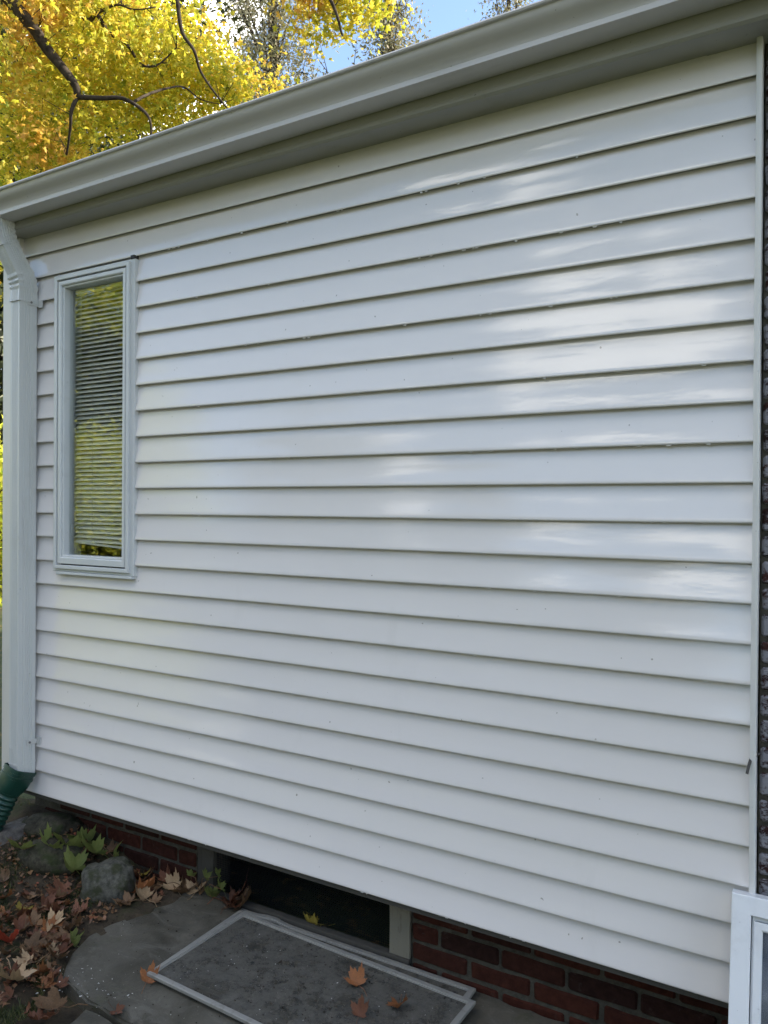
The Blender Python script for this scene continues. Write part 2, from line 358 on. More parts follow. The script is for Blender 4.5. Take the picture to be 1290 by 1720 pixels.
# ------------------------------------------------------------------ ground
def soil_h(x, y):
    h = 0.13 * sstep(-2.32, -2.95, x) * math.exp(-((y - 0.12) / 0.42) ** 2) - 0.003
    h += 0.02 * (noise.noise(Vector((x * 5, y * 5, 0.3)))) + 0.008 * noise.noise(Vector((x * 17, y * 17, 1.3)))
    if y < -1.5: h -= 0.02 * sstep(-1.5, -2.5, y)
    return h
def lawn():
    xs = sorted(set([-300, -150, -80, -40, -20, -10, -6, -5, 1.6, 3, 6, 10, 20, 40, 80, 150, 300])); ys = [-300, -150, -80, -40, -20, -10, -6, -4, -2.6, 0.4, 6, 10, 20, 40, 80, 150, 300]
    v = [(x, y, -0.05 - 0.03 * (math.hypot(x, y) > 8)) for x in xs for y in ys]; n = len(ys)
    f = [(i * n + j, (i + 1) * n + j, (i + 1) * n + j + 1, i * n + j + 1) for i in range(len(xs) - 1) for j in range(n - 1)]
    k = NT('leafy_lawn'); p = k.worldpos()
    c = k.mix(k.ramp(k.noise(p, 1.4, 6, 0.7), [(0.40, (0, 0, 0)), (0.62, (1, 1, 1))]), (0.028, 0.045, 0.012), (0.055, 0.07, 0.018))
    c = k.mix(k.ramp(k.noise(p, 9, 5, 0.75), [(0.53, (0, 0, 0)), (0.63, (0.8,) * 3)]), c, (0.17, 0.115, 0.03))
    m = k.done(k.principled(c, 0.9, k.bump(k.noise(p, 40, 5, 0.7), 0.8, 0.03)))
    tag(mk('lawn', v, f, m, None, (0, 0, -0.05)), kind='structure')
lawn()
def soil():
    xs = np.linspace(-5.2, -1.7, 110); ys = np.concatenate([np.linspace(-2.7, -0.9, 30)[:-1], np.linspace(-0.9, 0.16, 60)])
    v = []
    for x in xs:
        for y in ys:
            edge = min(sstep(-5.2, -4.9, x), sstep(-2.7, -2.4, y)) if True else 1
            inside = sstep(-2.20, -2.02, x + 0.25 * max(0, -y - 0.35))
            v.append((x, y, soil_h(x, y) * (1 - inside) - 0.045 * inside - 0.06 * (1 - edge)))
    n = len(ys); f = [(i * n + j, (i + 1) * n + j, (i + 1) * n + j + 1, i * n + j + 1) for i in range(len(xs) - 1) for j in range(n - 1)]
    tag(mk('soil_bed', v, f, M['soil'], None, (-3.5, -1, 0), True), kind='structure')
soil()
def slab_poly(name, pts, z, th, mat, parent=None, sub=0.0):
    bm = bmesh.new(); vs_ = [bm.verts.new((x, y, z - th)) for x, y in pts]; f = bm.faces.new(vs_)
    ex = bmesh.ops.extrude_face_region(bm, geom=[f]); top = [e for e in ex['geom'] if isinstance(e, bmesh.types.BMVert)]
    for q in top: q.co.z = z
    te = [e for e in bm.edges if all(q in top for q in e.verts)]
    bmesh.ops.bevel(bm, geom=te, offset=0.008, segments=2, affect='EDGES')
    bm.verts.index_update(); v = [q.co.copy() for q in bm.verts]; fs = [[q.index for q in ff.verts] for ff in bm.faces]; bm.free()
    return mk(name, v, fs, mat, parent)
def jag(pts, step=0.05, amp=0.008):
    out = []
    for (a, b), (c, d) in zip(pts, pts[1:] + pts[:1]):
        n = max(1, int(math.hypot(c - a, d - b) / step))
        for i in range(n):
            t = i / n; x = a + (c - a) * t; y = b + (d - b) * t
            out.append((x + amp * noise.noise(Vector((x * 9, y * 9, 2))), y + amp * noise.noise(Vector((x * 9, y * 9, 7)))))
    return out
sl = slab_poly('stone_slab', jag([(-2.23, 0.105), (-2.205, -0.09), (-2.25, -0.24), (-2.257, -0.33), (-2.22, -0.42), (-2.12, -0.53), (-1.95, -0.565), (-1.30, -0.60), (-1.25, 0.105)]), 0.0, 0.05, M['slate'])
tag(sl, kind='structure')
s2 = slab_poly('stone_slab', jag([(-1.94, -0.58), (-1.86, -0.95), (-1.7, -1.3), (-0.6, -1.35), (-0.62, -0.63), (-1.30, -0.615)]), -0.006, 0.05, M['slate']); tag(s2, kind='structure')
s3 = slab_poly('stone_slab', jag([(-1.238, 0.105), (-1.288, -0.595), (-0.6, -0.62), (0.9, -0.62), (0.9, 0.105)]), -0.012, 0.05, M['slate']); tag(s3, kind='structure')

# ------------------------------------------------------------------ the house
house = tag(empty('house', (-1.6, 0, 0)), 'single-storey house wing in glossy off-white lap siding with gutter along its eave', 'house')
LAP, Z0, NL = 0.1016, 2.6, 24         # lap k has its lower edge at Z0 - k*LAP
XL, XR = -3.10, -0.166
WX0, WX1, WZ0, WZ1 = -2.862, -2.372, 1.238, 2.487      # outside of the window's channel
def plank_rows(x0, x1, zb, h, seed, hcut=None):
    n = max(6, int((x1 - x0) / 0.045))
    prof = [(0.002, h), (-0.0020, h * 0.8), (-0.0062, h * 0.55), (-0.0108, h * 0.3), (-0.0152, 0.012), (-0.0166, 0.0045), (-0.0163, 0.0012), (-0.0148, 0.0), (-0.0135, 0.0012), (-0.0120, 0.0075), (0.002, 0.0095)]
    if hcut:
        up = [q for q in prof[:6] if q[1] > hcut]; lo = [q for q in prof[:6] if q[1] <= hcut]; t = (hcut - lo[0][1]) / (up[-1][1] - lo[0][1])
        prof = [(lo[0][0] + (up[-1][0] - lo[0][0]) * t, hcut)] + lo + prof[6:]
    rows = []; lastk = len(prof) - 1
    for i in range(n + 1):
        x = x0 + (x1 - x0) * i / n; row = []
        for k, (y, z) in enumerate(prof):
            w = 0.0013 * noise.noise(Vector((x * 1.7, seed * 3.1, z * 9))) + 0.0006 * noise.noise(Vector((x * 6.0, seed * 5.3, z * 20)))
            dz = 0.0012 * noise.noise(Vector((x * 0.9, seed * 2.3, 4.0)))
            if y < 0.0019: y += w
            if z < 0.0125: z += dz
            row.append((x, y, zb + z))
        rows.append(row)
    return rows
def plank(x0, x1, zb, h, seed):
    o = MB().sweep(plank_rows(x0, x1, zb, h, seed), closed=False).build('siding_plank', M['vinyl'], house, True); return auto_smooth(o, 50)
for k in range(NL):
    zb = Z0 - k * LAP; zt = zb + LAP + 0.004
    if k == 0: zt = 2.70
    if zb < WZ1 - 0.02 and zt > WZ0 + 0.03:
        if zb < WZ0 - 0.012:      # the course cut round the foot of the window: one board with a notch
            mb = MB()
            for a0, a1, hc in ((XL, WX0 + .006, None), (WX0 + .006, WX1 - .006, WZ0 - 0.012 - zb), (WX1 - .006, XR, None)): mb.sweep(plank_rows(a0, a1, zb, zt - zb, k, hc), closed=False)
            auto_smooth(mb.build('siding_plank', M['vinyl'], house, True), 50)
        else: plank(XL, WX0 + 0.006, zb, zt - zb, k + 0.3); plank(WX1 - 0.006, XR, zb, zt - zb, k + 0.7)
    else: plank(XL, XR, zb, zt - zb, k)
# drips of old paint and nibs caught under every second butt edge
for k in range(1, NL, 2):
    zb = Z0 - k * LAP; mb = MB()
    for i in range(14):
        x = random.uniform(-2.3, -0.25)
        w = random.uniform(.004, .012); hh = random.uniform(.001, .0032)
        mb.box(x, x + w, -0.0135, -0.010, zb - hh, zb + 0.002)
    tag(mb.build('weep_edge', M['vinyl'], house), kind='stuff')
# sheathing, side walls, floor, ceiling of the room behind
mb = MB()
def wall_with_hole(mb, x0, x1, z0, z1, hx0, hx1, hz0, hz1, y0, y1):
    mb.box(x0, hx0, y0, y1, z0, z1); mb.box(hx1, x1, y0, y1, z0, z1); mb.box(hx0, hx1, y0, y1, z0, hz0); mb.box(hx0, hx1, y0, y1, hz1, z1)
wall_with_hole(mb, -3.19, -0.161, 0.272, 2.688, WX0 + .02, WX1 - .02, WZ0 + .02, WZ1 - .02, 0.004, 0.10)
mb.build('wall_core', M['plaster'], house)
mb = MB().box(-3.19, -3.10, 0.102, 4.2, 0.272, 2.688).box(-3.10, 2.5, 4.12, 4.2, 0.272, 2.688).box(2.42, 2.5, 0.102, 4.12, 0.272, 2.688)
mb.box(-3.10, 2.42, 0.11, 4.12, 0.272, 0.30); mb.box(-3.10, 2.42, 0.11, 4.12, 2.64, 2.688); mb.build('room_wall', M['plaster'], house)
# siding on the far side wall (seen only from a step to the left)
mb = MB()
for k in range(NL):
    zb = Z0 - k * LAP; a = -3.192
    mb.sweep([[(a, y, zb + LAP), (a - .0122, y, zb + .01), (a - .0112, y, zb), (a, y, zb)] for y in (0.09, 4.2)], closed=False)
mb.build('side_siding', M['vinyl'], house)
# sill board under the wall, carrying the overhang
MB().box(-3.19, -0.14, -0.004, 0.30, 0.2425, 0.268).build('sill_board', M['oldwood'], house)
# corner post at the far end
mb = MB(); a = -3.207
mb.sweep([[(a, 0.09, z), (a, -0.024, z), (a + .004, -0.028, z), (-3.096, -0.028, z), (-3.092, -0.024, z), (-3.092, -0.003, z), (a + .02, -0.003, z), (a + .02, 0.09, z)] for z in (0.255, 2.689)])
mb.build('corner_post', M['corner'], house)
# channel at the near end of the siding
mb = MB()
rows = []
for i in range(30):
    z = 0.252 + (2.690 - 0.252) * i / 29; w = 0.0018 * noise.noise(Vector((0, 3, z * 1.6))); xo = 0.006 * sstep(1.6, 2.7, z) * 0
    rows.append([(-0.172 + w, 0.0, z), (-0.172 + w, -0.021, z), (-0.169 + w, -0.0235, z), (-0.1600 + w, -0.0235, z), (-0.1575 + w, -0.021, z), (-0.1570 + w, 0.010, z), (-0.164 + w, 0.003, z)])
mb.sweep(rows); auto_smooth(mb.build('end_channel', M['trim'], house), 40)
# cable end poking out of that channel
c0 = aty(1262, 1272, -0.012); c1 = aty(1258, 1285, -0.035); c2 = aty(1254.5, 1300, -0.043)
mb = MB().tube([c0 + Vector((0.02, 0.01, 0.01)), c0, c1, c2], [0.0036, 0.0036, 0.0036, 0.0033], 8); auto_smooth(mb.build('cable_end', M['cable'], house), 50)

# eaves: soffit, fascia, gutter falling gently to the downspout
GX0, GX1 = -3.22, 2.4
def gz(x): return 0.0080 * (x + 3.0)
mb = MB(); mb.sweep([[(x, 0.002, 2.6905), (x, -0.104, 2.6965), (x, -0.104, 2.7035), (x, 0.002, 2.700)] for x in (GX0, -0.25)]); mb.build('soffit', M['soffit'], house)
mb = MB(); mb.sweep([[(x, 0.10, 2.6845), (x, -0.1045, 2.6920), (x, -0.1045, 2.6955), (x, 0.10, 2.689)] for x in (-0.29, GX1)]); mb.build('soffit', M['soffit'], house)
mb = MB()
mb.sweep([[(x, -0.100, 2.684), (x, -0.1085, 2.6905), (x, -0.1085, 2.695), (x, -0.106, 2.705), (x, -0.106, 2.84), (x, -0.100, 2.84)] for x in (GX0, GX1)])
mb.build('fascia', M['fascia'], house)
G = [(-0.1075, 2.815), (-0.1075, 2.7175), (-0.1095, 2.7155), (-0.183, 2.7145), (-0.1890, 2.716), (-0.1900, 2.7285), (-0.1880, 2.7300), (-0.1825, 2.7315), (-0.1840, 2.7355), (-0.1890, 2.742), (-0.1950, 2.750), (-0.2040, 2.757), (-0.2140, 2.763), (-0.2220, 2.770), (-0.2270, 2.778), (-0.2285, 2.7855),
     (-0.2290, 2.7868), (-0.2375, 2.7875), (-0.2400, 2.7915), (-0.2385, 2.7960), (-0.2300, 2.7965), (-0.2240, 2.7940)]
rows = []
NX = 70
for i in range(NX + 1):
    x = GX0 + (GX1 - GX0) * i / NX; w = 0.0016 * noise.noise(Vector((x * 1.3, 5, 5)))
    out = [(x, y + (w if y < -0.12 else 0), z + gz(x) + 0.4 * w) for y, z in G]
    inn = [(x, y + (w if y < -0.12 else 0) + (0.0016 if y < -0.12 else -0.0 - 0.0016), z + gz(x) + 0.4 * w + 0.0016) for y, z in reversed(G[1:19])]
    rows.append(out + inn)
gut = MB().sweep(rows).build('gutter', M['gutter'], house, True); auto_smooth(gut, 34)
# roof above
mb = MB().sweep([[(x, -0.145, 2.842), (x, 3.0, 3.62), (x, 3.0, 3.60), (x, -0.145, 2.826)] for x in (-3.4, 2.7)]); mb.sweep([[(x, 4.5, 2.842), (x, 3.0, 3.62), (x, 3.0, 3.60), (x, 4.5, 2.826)] for x in (-3.4, 2.7)])
mb.build('roof', M['shingle'], house)
for x0, x1 in ((-3.17, -3.13), (2.42, 2.46)):
    mb = MB(); mb.sweep([[(x, 0.0, 2.6895), (x, 4.2, 2.6895), (x, 4.2, 2.85), (x, 3.0, 3.595), (x, 0.0, 2.86)] for x in (x0, x1)])
    mb.build('gable_wall', M['vinyl'], house)

# unseen taller brick block, added behind right to shade the ground and cut bounce
MB().box(0.9, 9.0, 4.25, 11.0, -0.1, 6.2).box(2.52, 9.0, 0.6, 4.25, -0.1, 6.2).build('shade_block', brick_mat('shade_block_brick', [(0, (0.16, 0.06, 0.045)), (1, (0.16, 0.06, 0.045))]), house)
MB().sweep([[(x, 0.2, 6.21), (x, 5.8, 8.8), (x, 11.4, 6.21)] for x in (0.6, 9.3)]).build('shade_block_roof', M['shingle'], house)

# downspout: outlet, offset elbows, ribbed pipe, straps
def rect_ring(c, ux, uy, a, b, ribs=0.0022):
    "a ribbed rectangular pipe section: half sizes a along ux, b along uy"
    p = []
    def side(s, e, nrm, n):
        for i in range(n):
            t = i / n; q = s + (e - s) * t; d = 0.0
            if 0.14 < t < 0.86: d = -ribs * (1.0 if int((t - 0.14) / 0.72 * 11) % 2 else 0.0)
            p.append(q + nrm * d)
    A = c - ux * a - uy * b; B = c + ux * a - uy * b; C = c + ux * a + uy * b; D = c - ux * a + uy * b
    side(A, B, -uy, 50); side(B, C, ux, 50); side(C, D, uy, 6); side(D, A, -ux, 6)
    return p
X_, Y_, Z_ = Vector((1, 0, 0)), Vector((0, 1, 0)), Vector((0, 0, 1))
PX, PY = -3.008, -0.062          # centre of the straight pipe
HA, HB = 0.030, 0.041
ds = MB(); rows = [rect_ring(Vector((PX, PY, z)), X_, Y_, HA, HB) for z in (0.335, 1.0, 1.7, 2.395)]
dso = ds.sweep(rows, cap=False).build('downspout', M['downspout'], house); auto_smooth(dso, 30)
def bend(path, a, b, crimp=False):
    rows = []
    for i, p in enumerate(path):
        d = (path[min(i + 1, len(path) - 1)] - path[max(i - 1, 0)]).normalized()
        uy = (Y_ - d * Y_.dot(d))
        if uy.length < 0.25: uy = Z_
        uy.normalize(); ux = uy.cross(d).normalized()
        if ux.dot(X_) < 0: ux = -ux
        k = 1.0 + (0.11 * (i % 2) if crimp else 0)
        rows.append(rect_ring(p, ux, uy, a * k, b * k))
    return rows
top = Vector((-3.035, -0.150, 2.716)); e1 = Vector((-3.035, -0.150, 2.655)); e2 = Vector((PX, PY, 2.475)); e3 = Vector((PX, PY, 2.395))
def arc(p0, p1, p2, t, n):
    a = p1 + (p0 - p1).normalized() * t; b = p1 + (p2 - p1).normalized() * t
    return [a * (1 - s) ** 2 + p1 * 2 * s * (1 - s) + b * s * s for s in [i / n for i in range(n + 1)]]
p_up = [top] + arc(top, e1, e2, 0.045, 6); 
o = MB().sweep(bend(p_up, HA * .97, HB * .97, True), cap=False).build('elbow', M['downspout'], dso); auto_smooth(o, 28)
mid = [p_up[-1], e2 + (e1 - e2).normalized() * 0.04]
o = MB().sweep(bend([mid[0], mid[0].lerp(mid[1], .5), mid[1]], HA * .985, HB * .985), cap=False).build('offset_pipe', M['downspout'], dso); auto_smooth(o, 30)
lo = arc(e1, e2, e3, 0.042, 6) + [e3 + Vector((0, 0, -0.012))]
o = MB().sweep(bend(lo, HA * 1.02, HB * 1.02, True), cap=False).build('elbow', M['downspout'], dso); auto_smooth(o, 28)
for z in (2.385, 0.495):
    sx = PX + HA
    mb = MB().box(sx + .0004, sx + .0030, PY - 0.002, -0.0162, z - 0.012, z + 0.010, 0.001).box(sx + .0005, sx + 0.030, -0.0160, -0.0135, z - 0.016, z + 0.020, 0.001)
    st = mb.build('strap', M['strap'], dso)
    MB().tube([(sx + .003, PY + .012, z), (sx + .0065, PY + .012, z)], 0.005, 8).build('screw', M['screw'], dso)
mb = MB(); 
for i in range(1): mb.sweep([rect_ring(Vector((PX, PY, z)), X_, Y_, HA + q, HB + q, 0.0008) for z, q in ((0.412, 0.0016), (0.409, 0.0022), (0.406, 0.0016))], cap=False)
mb.build('joint_seam', M['downspout'], dso)

# ---- casement window
win = MB(); win.ring(WX0, WX1, WZ0, WZ1, 0.020, -0.0235, 0.0035)
win = win.build('casement_window', M['window'], house)
FX0, FX1, FZ0, FZ1 = WX0 + .0195, WX1 - .0195, WZ0 + .012, WZ1 - .010
MB().ring(FX0, FX1, FZ0, FZ1, 0.016, -0.036, 0.09, 0.002).build('frame', M['window'], win)
MB().ring(FX0 + .0155, FX1 - .0155, FZ0 + .0155, FZ1 - .0155, 0.0065, -0.010, 0.03).build('gasket', M['dark_gap'], win)
sx0, sx1, sz0, sz1 = FX0 + .0215, FX1 - .0215, FZ0 + .0215, FZ1 - .0215
MB().ring(sx0, sx1, sz0, sz1, 0.019, -0.033, 0.02, 0.004, 0.028).build('sash', M['window'], win)
MB().ring(sx0 + .0185, sx1 - .0185, sz0 + .0275, sz1 - .0185, 0.009, -0.024, 0.02, 0.003).build('glazing_bead', M['window'], win)
gx0, gx1, gz0, gz1 = sx0 + .025, sx1 - .025, sz0 + .034, sz1 - .025
MB().box(gx0, gx1, 0.003, 0.007, gz0, gz1).build('pane', M['glass'], win)
mb = MB().box(WX0 + .03, WX1 - .004, -0.031, -0.004, WZ0 - .0115, WZ0 - .0005, .002); mb.build('drip_sill', M['window'], win)
mb = MB().box(WX1 - .021, WX1 - .0015, -0.026, -0.004, WZ1 - .001, WZ1 + .014); mb.build('open_channel_end', M['dark_gap'], win)

# ---- venetian blind hanging inside the window
blind = tag(empty('window_blind', ((gx0 + gx1) / 2, 0.050, gz0)), 'beige mini blind hanging closed behind the glass of the narrow window', 'window blind')
bx0, bx1 = gx0 - 0.010, gx1 + 0.012
pitch = 0.0186; nsl = int((gz1 - 0.012 - (gz0 + 0.055)) / pitch)
sm = None
for i in range(nsl + 1):
    z = gz1 - 0.02 - i * pitch; tilt = R(40 + random.uniform(-3, 3)); w = 0.0122
    drop = 0.0 if i < nsl - 4 else 0.006 * (i - nsl + 4)
    if sm is None:
        rows = []
        for x in (bx0, bx0 + .004, bx1 - .004, bx1):
            rows.append([(x - bx0, q, 0.0016 * (1 - (q / w) ** 2)) for q in np.linspace(-w, w, 5)])
        sm = MB().sweep(rows, closed=False)
        me = bpy.data.meshes.new('slat'); me.from_pydata(sm.v, [], sm.f); me.shade_smooth(); me.materials.append(M['slat'])
    o = bpy.data.objects.new('slat', me); COL.objects.link(o); o.parent = blind
    o.location = Vector((bx0 + random.uniform(-.001, .001), 0.050, z)) - WORLD[blind.name]
    o.rotation_euler = (tilt, R(random.uniform(-.3, .3)) + drop * 0.6, 0)
mb = MB().box(bx0, bx1, 0.040, 0.062, gz1 - .012, gz1 + .02, .002); mb.build('headrail', M['slat'], blind)
rz = gz1 - 0.02 - (nsl + 1) * pitch
mb = MB().sweep([[(x, 0.041, z), (x, 0.060, z), (x, 0.060, z + .008), (x, 0.041, z + .008)] for x, z in ((bx0, rz + .006), (bx1, rz - .016))]); mb.build('bottom_rail', M['slat'], blind)
for t in (0.30, 0.78):
    x = bx0 + (bx1 - bx0) * t
    MB().tube([(x, 0.0395, gz1), (x + .001, 0.0392, (gz0 + gz1) / 2), (x, 0.0395, rz + .004)], 0.0009, 5).build('ladder_cord', M['cord'], blind)

# ---- foundation bricks and basement window
BH, BW, BJ = 0.0545, 0.198, 0.012
fy = 0.110
OPX0, OPX1 = -2.16, -1.196
fnd = MB().box(-3.17, OPX0, fy + 0.007, fy + 0.20, -0.12, 0.242).box(OPX1, 0.6, fy + 0.007, fy + 0.20, -0.12, 0.242).box(OPX0, OPX1, fy + 0.007, fy + 0.030, -0.12, -0.004).build('foundation', M['mortar'], house)
def brick_mesh(w, h, d, seed):
    bm = bmesh.new(); bmesh.ops.create_cube(bm, size=1)
    for q in bm.verts: q.co = Vector((q.co.x * w, q.co.y * d, q.co.z * h))
    bmesh.ops.bevel(bm, geom=bm.edges[:], offset=0.006, segments=1, affect='EDGES')
    bmesh.ops.subdivide_edges(bm, edges=[e for e in bm.edges if e.calc_length() > 0.05], cuts=2)
    bmesh.ops.triangulate(bm, faces=bm.faces[:])
    for q in bm.verts:
        n_ = noise.noise_vector(q.co * 23 + Vector((seed, seed * 2, 0))); q.co += Vector((n_.x * .005, n_.y * .004, n_.z * .005))
    me = bpy.data.meshes.new('brick'); bm.to_mesh(me); bm.free(); return me
BM = [brick_mesh(BW, BH, 0.06, s) for s in range(4)]
HBM = [brick_mesh(BW / 2 - .005, BH, 0.06, s) for s in range(4, 6)]
WBM = [brick_mesh(BW, BH, 0.06, s + 9) for s in range(3)]
WHB = brick_mesh(BW / 2 - .005, BH, 0.06, 31); WHB.materials.append(M['washed_brick'])
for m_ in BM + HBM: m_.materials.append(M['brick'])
for m_ in WBM: m_.materials.append(M['washed_brick'])
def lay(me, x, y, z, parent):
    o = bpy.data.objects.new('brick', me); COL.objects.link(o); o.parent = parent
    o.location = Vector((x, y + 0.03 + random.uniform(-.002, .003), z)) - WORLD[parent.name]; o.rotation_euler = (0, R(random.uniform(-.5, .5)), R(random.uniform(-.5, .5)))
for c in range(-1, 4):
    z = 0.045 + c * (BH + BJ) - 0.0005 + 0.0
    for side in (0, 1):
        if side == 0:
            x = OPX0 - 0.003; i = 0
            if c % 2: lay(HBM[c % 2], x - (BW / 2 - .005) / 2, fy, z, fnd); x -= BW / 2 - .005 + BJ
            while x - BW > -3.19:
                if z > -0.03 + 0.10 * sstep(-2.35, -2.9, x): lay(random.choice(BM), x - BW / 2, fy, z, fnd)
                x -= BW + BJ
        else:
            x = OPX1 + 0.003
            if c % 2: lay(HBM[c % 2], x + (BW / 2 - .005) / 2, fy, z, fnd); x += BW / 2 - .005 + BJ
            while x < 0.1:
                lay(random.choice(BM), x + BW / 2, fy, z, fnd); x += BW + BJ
bw = MB().box(OPX0 + .002, OPX1 - .002, 0.098, 0.13, -0.003, 0.016, 0.004).build('basement_window', M['oldwood'], house)
def post(x0, x1, y0, y1, z0, z1, mat, nm):
    rows = []
    for i in range(9):
        z = z0 + (z1 - z0) * i / 8; w = lambda s: 0.0025 * noise.noise(Vector((s * 3, z * 14, 1)))
        rows.append([(x0 + w(1), y0 + w(2), z), (x1 + w(3), y0 + w(4), z), (x1 + w(5), y1, z), (x0 + w(6), y1, z)])
    return MB().sweep(rows).build(nm, mat, bw)
post(OPX1 - 0.080, OPX1 - 0.004, 0.106, 0.2, 0.0165, 0.2415, M['oldpaint'], 'jamb')
post(OPX0 + 0.004, OPX0 + 0.085, 0.116, 0.2, 0.0165, 0.2415, M['oldwood'], 'jamb')
mb = MB()                              # hardware cloth: a wire grid over the dark opening
wx0, wx1 = OPX0 + 0.087, OPX1 - 0.082
for i in range(int((wx1 - wx0) / 0.0085) + 1):
    x = wx0 + i * 0.0085; mb.box(x, x + .0011, 0.1345, 0.1353, 0.017, 0.241)
for i in range(26): mb.box(wx0, wx1, 0.1336, 0.1343, 0.018 + i * .0085, 0.0191 + i * .0085)
tag(mb.build('wire_cloth', M['wire'], bw), kind='stuff')
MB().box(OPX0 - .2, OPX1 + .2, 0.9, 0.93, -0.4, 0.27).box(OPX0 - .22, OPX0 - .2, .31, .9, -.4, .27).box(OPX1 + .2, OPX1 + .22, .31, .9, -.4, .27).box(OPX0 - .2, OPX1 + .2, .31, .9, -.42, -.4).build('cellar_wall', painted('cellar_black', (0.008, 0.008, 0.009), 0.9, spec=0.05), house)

# ---- brick wall of the main house at the near end
bwl = MB().box(-0.1545, 2.45, 0.014, 0.10, -0.10, 2.686).build('brick_wall', M['mortar'], house)
for c in range(40):
    z = 0.0 + c * (BH + BJ) + BH / 2; off = 0.0 if c % 2 else -BW / 2 - .005
    for i in range(3):
        x = -0.152 + off + i * (BW + BJ) + BW / 2
        if x - BW / 2 < -0.16:
            continue
        o = lay(WBM[(c + i) % 3], x, 0.006, z, bwl)
    if not c % 2: lay(WHB, -0.152 + (BW / 2 - .005) / 2, 0.006, z, bwl)
for m_ in HBM: pass

# ------------------------------------------------------------------ green drain extension on the downspout's foot
hose = tag(empty('drain_extension', (-3.2, -0.3, 0.05)), 'dark green corrugated plastic drain extension below the downspout', 'drain pipe')
hd = Vector((-0.22, -0.38, -0.90)).normalized()
h0 = Vector((PX - 0.002, PY - 0.012, 0.372))
uy = (Y_ - hd * Y_.dot(hd)).normalized(); ux = uy.cross(hd).normalized()
if ux.dot(X_) < 0: ux = -ux
rows = []
for t, a, b in ((-0.050, .044, .054), (-0.048, .047, .057), (-0.034, .047, .057), (-0.033, .0445, .0545), (-0.020, .0445, .0545), (-0.019, .047, .057), (-0.009, .047, .057), (-0.008, .0445, .0545), (0.020, .0435, .0525), (0.045, .042, .048), (0.060, .041, .043)):
    c = h0 + hd * (t + 0.035)
    ring = []
    for k in range(28):
        an = 2 * math.pi * k / 28; e = 0.42 if t < 0.03 else (0.75 if t < .05 else 1.0)
        cx = math.copysign(abs(math.cos(an)) ** e, math.cos(an)); sy = math.copysign(abs(math.sin(an)) ** e, math.sin(an))
        ring.append(c + ux * a * 1.08 * cx + uy * b * 1.08 * sy)
    rows.append(ring)
auto_smooth(MB().sweep(rows, cap=False).build('adapter', M['green_pipe'], hose), 32)
pts, rad = [], []
pa = h0 + hd * 0.092; pd = hd.copy(); L_ = 0.0
for i in range(150):
    pts.append(pa.copy()); q = (i % 6) / 6.0; rad.append(0.041 + 0.0075 * (0.5 + 0.5 * math.cos(2 * math.pi * q)) ** 0.7)
    pa = pa + pd * 0.0034
    gh = 0.042
    if pa.z < 0.16: pd = (pd + Vector((-0.012, -0.012, 0.030))).normalized() if pd.z < -0.02 else pd
auto_smooth(MB().tube(pts, rad, 20).build('corrugated_pipe', M['green_pipe'], hose), 60)

# ------------------------------------------------------------------ stones and wood in the bed
def stone(label, x, y, sx, sy, sz, seed, mat, sink=0.35, rz=0.0):
    bm = bmesh.new(); bmesh.ops.create_icosphere(bm, subdivisions=4, radius=1)
    for q in bm.verts:
        p = q.co.copy(); pw = Vector([math.copysign(abs(c) ** 0.75, c) for c in p])
        d = 1 + 0.025 * noise.noise(p * 17) + 0.22 * noise.noise(p * 1.3 + Vector((seed, 0, 0))) + 0.10 * noise.noise(p * 3.1 + Vector((0, seed, 0))) + 0.035 * noise.noise(p * 9 + Vector((0, 0, seed)))
        pw = pw.lerp(p, 0.4) * d; pw = Matrix.Rotation(rz, 3, 'Z') @ Vector((pw.x * sx, pw.y * sy, pw.z * sz)); q.co = pw
    me = bpy.data.meshes.new('garden_stone'); bm.to_mesh(me); bm.free(); me.shade_smooth()
    o = obj('garden_stone', me, mat, None, (x, y, soil_h(x, y) + sz * (1 - 2 * sink) * 0.9))
    return tag(o, label, 'stone', 'stones in the leafy bed')
stone('rounded grey speckled fieldstone at the edge of the stone slab', -2.44, -0.075, 0.105, 0.085, 0.085, 3.1, M['stone'], 0.25, R(30))
stone('low dark mossy stone under the drooping green maple leaves', -2.74, -0.115, 0.14, 0.075, 0.065, 8.4, M['stone_dark'], 0.35, R(25))
stone('flat soil-crusted stone against the brick foundation near the green pipe', -2.93, 0.02, 0.13, 0.08, 0.05, 5.7, M['stone_dark'], 0.45, R(20))
def logpiece():
    ax = Vector((0.30, 0.95, 0.10)).normalized(); c = Vector((-3.06, -0.17, 0.085)); u_ = ax.cross(Z_).normalized(); w_ = u_.cross(ax)
    rows = []
    for i in range(15):
        t = -0.16 + 0.32 * i / 14; ring = []
        for k in range(26):
            a = 2 * math.pi * k / 26; r = 0.062 * (1 + 0.10 * math.sin(k * 5.1) + 0.10 * noise.noise(Vector((math.cos(a) * 2, math.sin(a) * 2, t * 7)))); 
            ring.append(c + ax * (t + 0.012 * noise.noise(Vector((a * 2, t * 30, 0)))) + u_ * math.cos(a) * r + w_ * math.sin(a) * r * 0.8)
        rows.append(ring)
    o = MB().sweep(rows).build('split_log', rough_mat('grey_weathered_log', (0.05, 0.042, 0.034), (0.20, 0.185, 0.165), 18, 0.9), None, True)
    tag(o, 'short weathered grey log lying under the green drain pipe', 'log')
logpiece()

